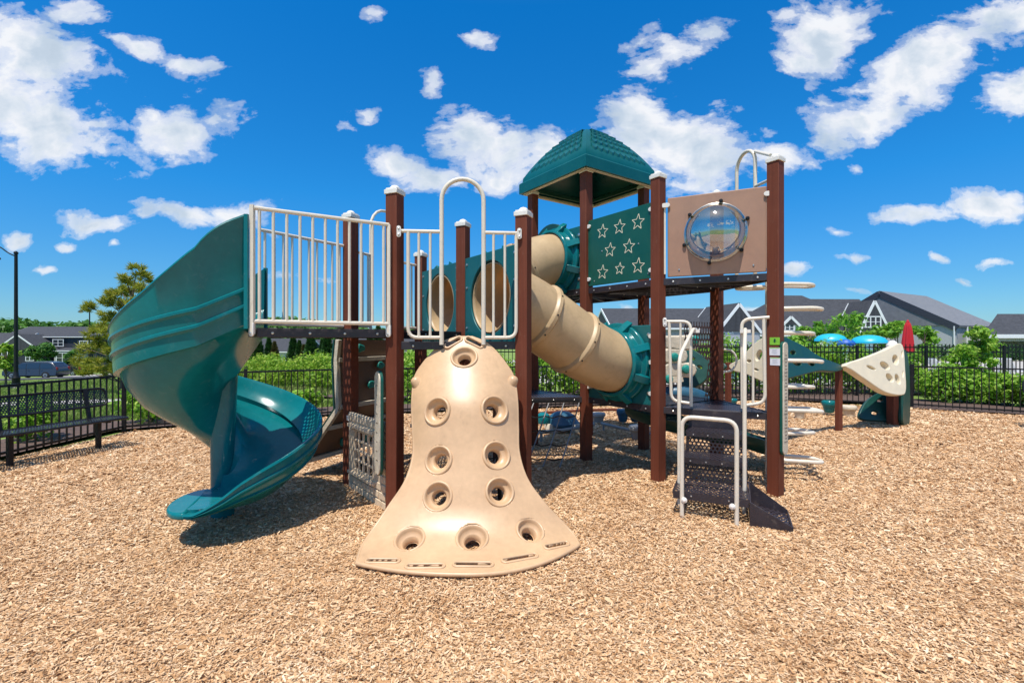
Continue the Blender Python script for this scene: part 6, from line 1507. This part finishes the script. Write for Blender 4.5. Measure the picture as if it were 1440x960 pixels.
# ================================================================== pool area
def mushroom(px, y, wpx, top, bot, label):
    s_ = y / F; x = (px - 720) * s_; zt = CAMH + (480 - top) * s_; zb = CAMH + (480 - bot) * s_; r_ = wpx * s_ / 2; root = empty('water_mushroom', V(x, y, 0)); tag(root, label, 'water feature', 'cyan water mushrooms by the pool')
    h = zt - zb; MB().lathe([(r_ * .3, h * .25), (r_ * .9, h * .05), (r_, h * .12), (r_ * .98, h * .3), (r_ * .8, h * .68), (r_ * .5, h * .9), (r_ * .2, h * .99), (.01, h)], (x, y, zb), seg=28).build('canopy', 'cyan_shell', root, smooth=50)
    MB().tube([(x, y, -.1), (x, y, zb + h * .3)], .16, 12).build('stem', 'trim_white', root)
mushroom(1168, 22, 40, 469, 480.5, 'smaller cyan mushroom-shaped water feature, the left one of two')
mushroom(1222, 21, 44, 471, 483.5, 'cyan mushroom-shaped water feature nearer to the red umbrella, right one of two')
def small_tank():
    root = empty('blue_float', V(14.4, 20.2, 0)); tag(root, 'dark blue spray cone under the right cyan mushroom', 'water feature'); MB().lathe([(.34, 0), (.36, .12), (.25, .24), (.05, .28)], (14.4, 20.4, 1.42), seg=16).build('cone', 'blue_shell', root); MB().tube([(14.4, 20.4, 0), (14.4, 20.4, 1.45)], .12).build('stem', 'trim_white', root)
small_tank()
def red_umbrella():
    y = 17.8; s_ = y / F; x = (1276.5 - 720) * s_; zt, zb = CAMH + (480 - 450) * s_, CAMH + (480 - 494) * s_; root = empty('closed_umbrella', V(x, y, 0)); tag(root, 'closed bright red patio umbrella standing behind the holed climbing panel', 'umbrella')
    def fn(i, j):
        a = 2 * math.pi * j; r_ = lerp(.045, .185, i ** .5) * (1 + .17 * math.cos(8 * a + i)) * (1 + .05 * math.cos(3 * a + 1))
        return V(x + r_ * math.cos(a), y + r_ * math.sin(a), lerp(zt - .08, zb, i) + (.03 * math.cos(8 * a) if i > .9 else 0))
    MB().grid(fn, 16, 64, wrapv=True).build('canopy', 'red_cloth', root, smooth=60)
    MB().lathe([(.02, 0), (.05, .03), (.03, .09), (.01, .12)], (x, y, zt - .1), seg=10).build('finial', 'red_cloth', root)
    MB().tube([(x, y, 0), (x, y, zt - .05)], .025).build('pole', 'wheel_metal', root); MB().lathe([(.3, 0), (.3, .06), (.06, .1)], (x, y, .02), seg=20).build('base', 'grey_plastic', root)
red_umbrella()
def pool():
    o = MB().add([(8, 20, .035), (16.5, 20, .035), (16.5, 27, .035), (8, 27, .035)], [(0, 1, 2, 3)]).build('pool_water', 'pool_water', smooth=0); tag(o, kind='structure')
m = mat('pool_water', (.12, .50, .58), .05); pool()
def lounge(x, y, ang, lab):
    root = empty('deck_chair', V(x, y, 0)); tag(root, lab, 'deck chair', 'white deck chairs by the pool'); ca, sa = math.cos(ang), math.sin(ang)
    f = lambda a, b, c_: V(x + a * ca - b * sa, y + a * sa + b * ca, c_)
    MB().prism([f(-.3, -.6, .32), f(.3, -.6, .32), f(.3, .6, .32), f(-.3, .6, .32)], V(0, 0, .05)).build('seat', 'trim_white', root); MB().prism([f(-.3, .6, .34), f(.3, .6, .34), f(.3, 1.05, .85), f(-.3, 1.05, .85)], V(0, 0, .05)).build('backrest', 'trim_white', root)
    for a in (-.26, .26):
        for b in (-.5, .55): MB().tube([f(a, b, 0), f(a, b, .33)], .02, 6).build('leg', 'trim_white', root)
for i, (px, y, lab) in enumerate(((1000, 19.0, 'white deck chair seen between stair rails and shrubs'), (705, 18.6, 'white deck chair glimpsed under the left deck'), (1300, 19.5, 'white deck chair right of the red umbrella'), (1345, 19.8, 'white deck chair in the middle of the right pool deck'), (1425, 20.5, 'white deck chair near the right-hand pavilion'))): lounge((px - 720) / F * y, y, .5 * i, lab)
# clipped hedge along the far side of the pool deck
def far_hedge():
    rng = random.Random(2); cl = [(x_, 38 + rng.uniform(-.5, .5), .55 + rng.uniform(0, .25), .9, .7, .65) for x_ in np.arange(4, 52, .9)]
    root = empty('clipped_hedge', V(25, 38, 0)); tag(root, 'dark low hedge along the far side of the pool deck', 'hedge'); foliage('foliage', cl, 9000, .14, 'leaf_dark', 6, root)
far_hedge()
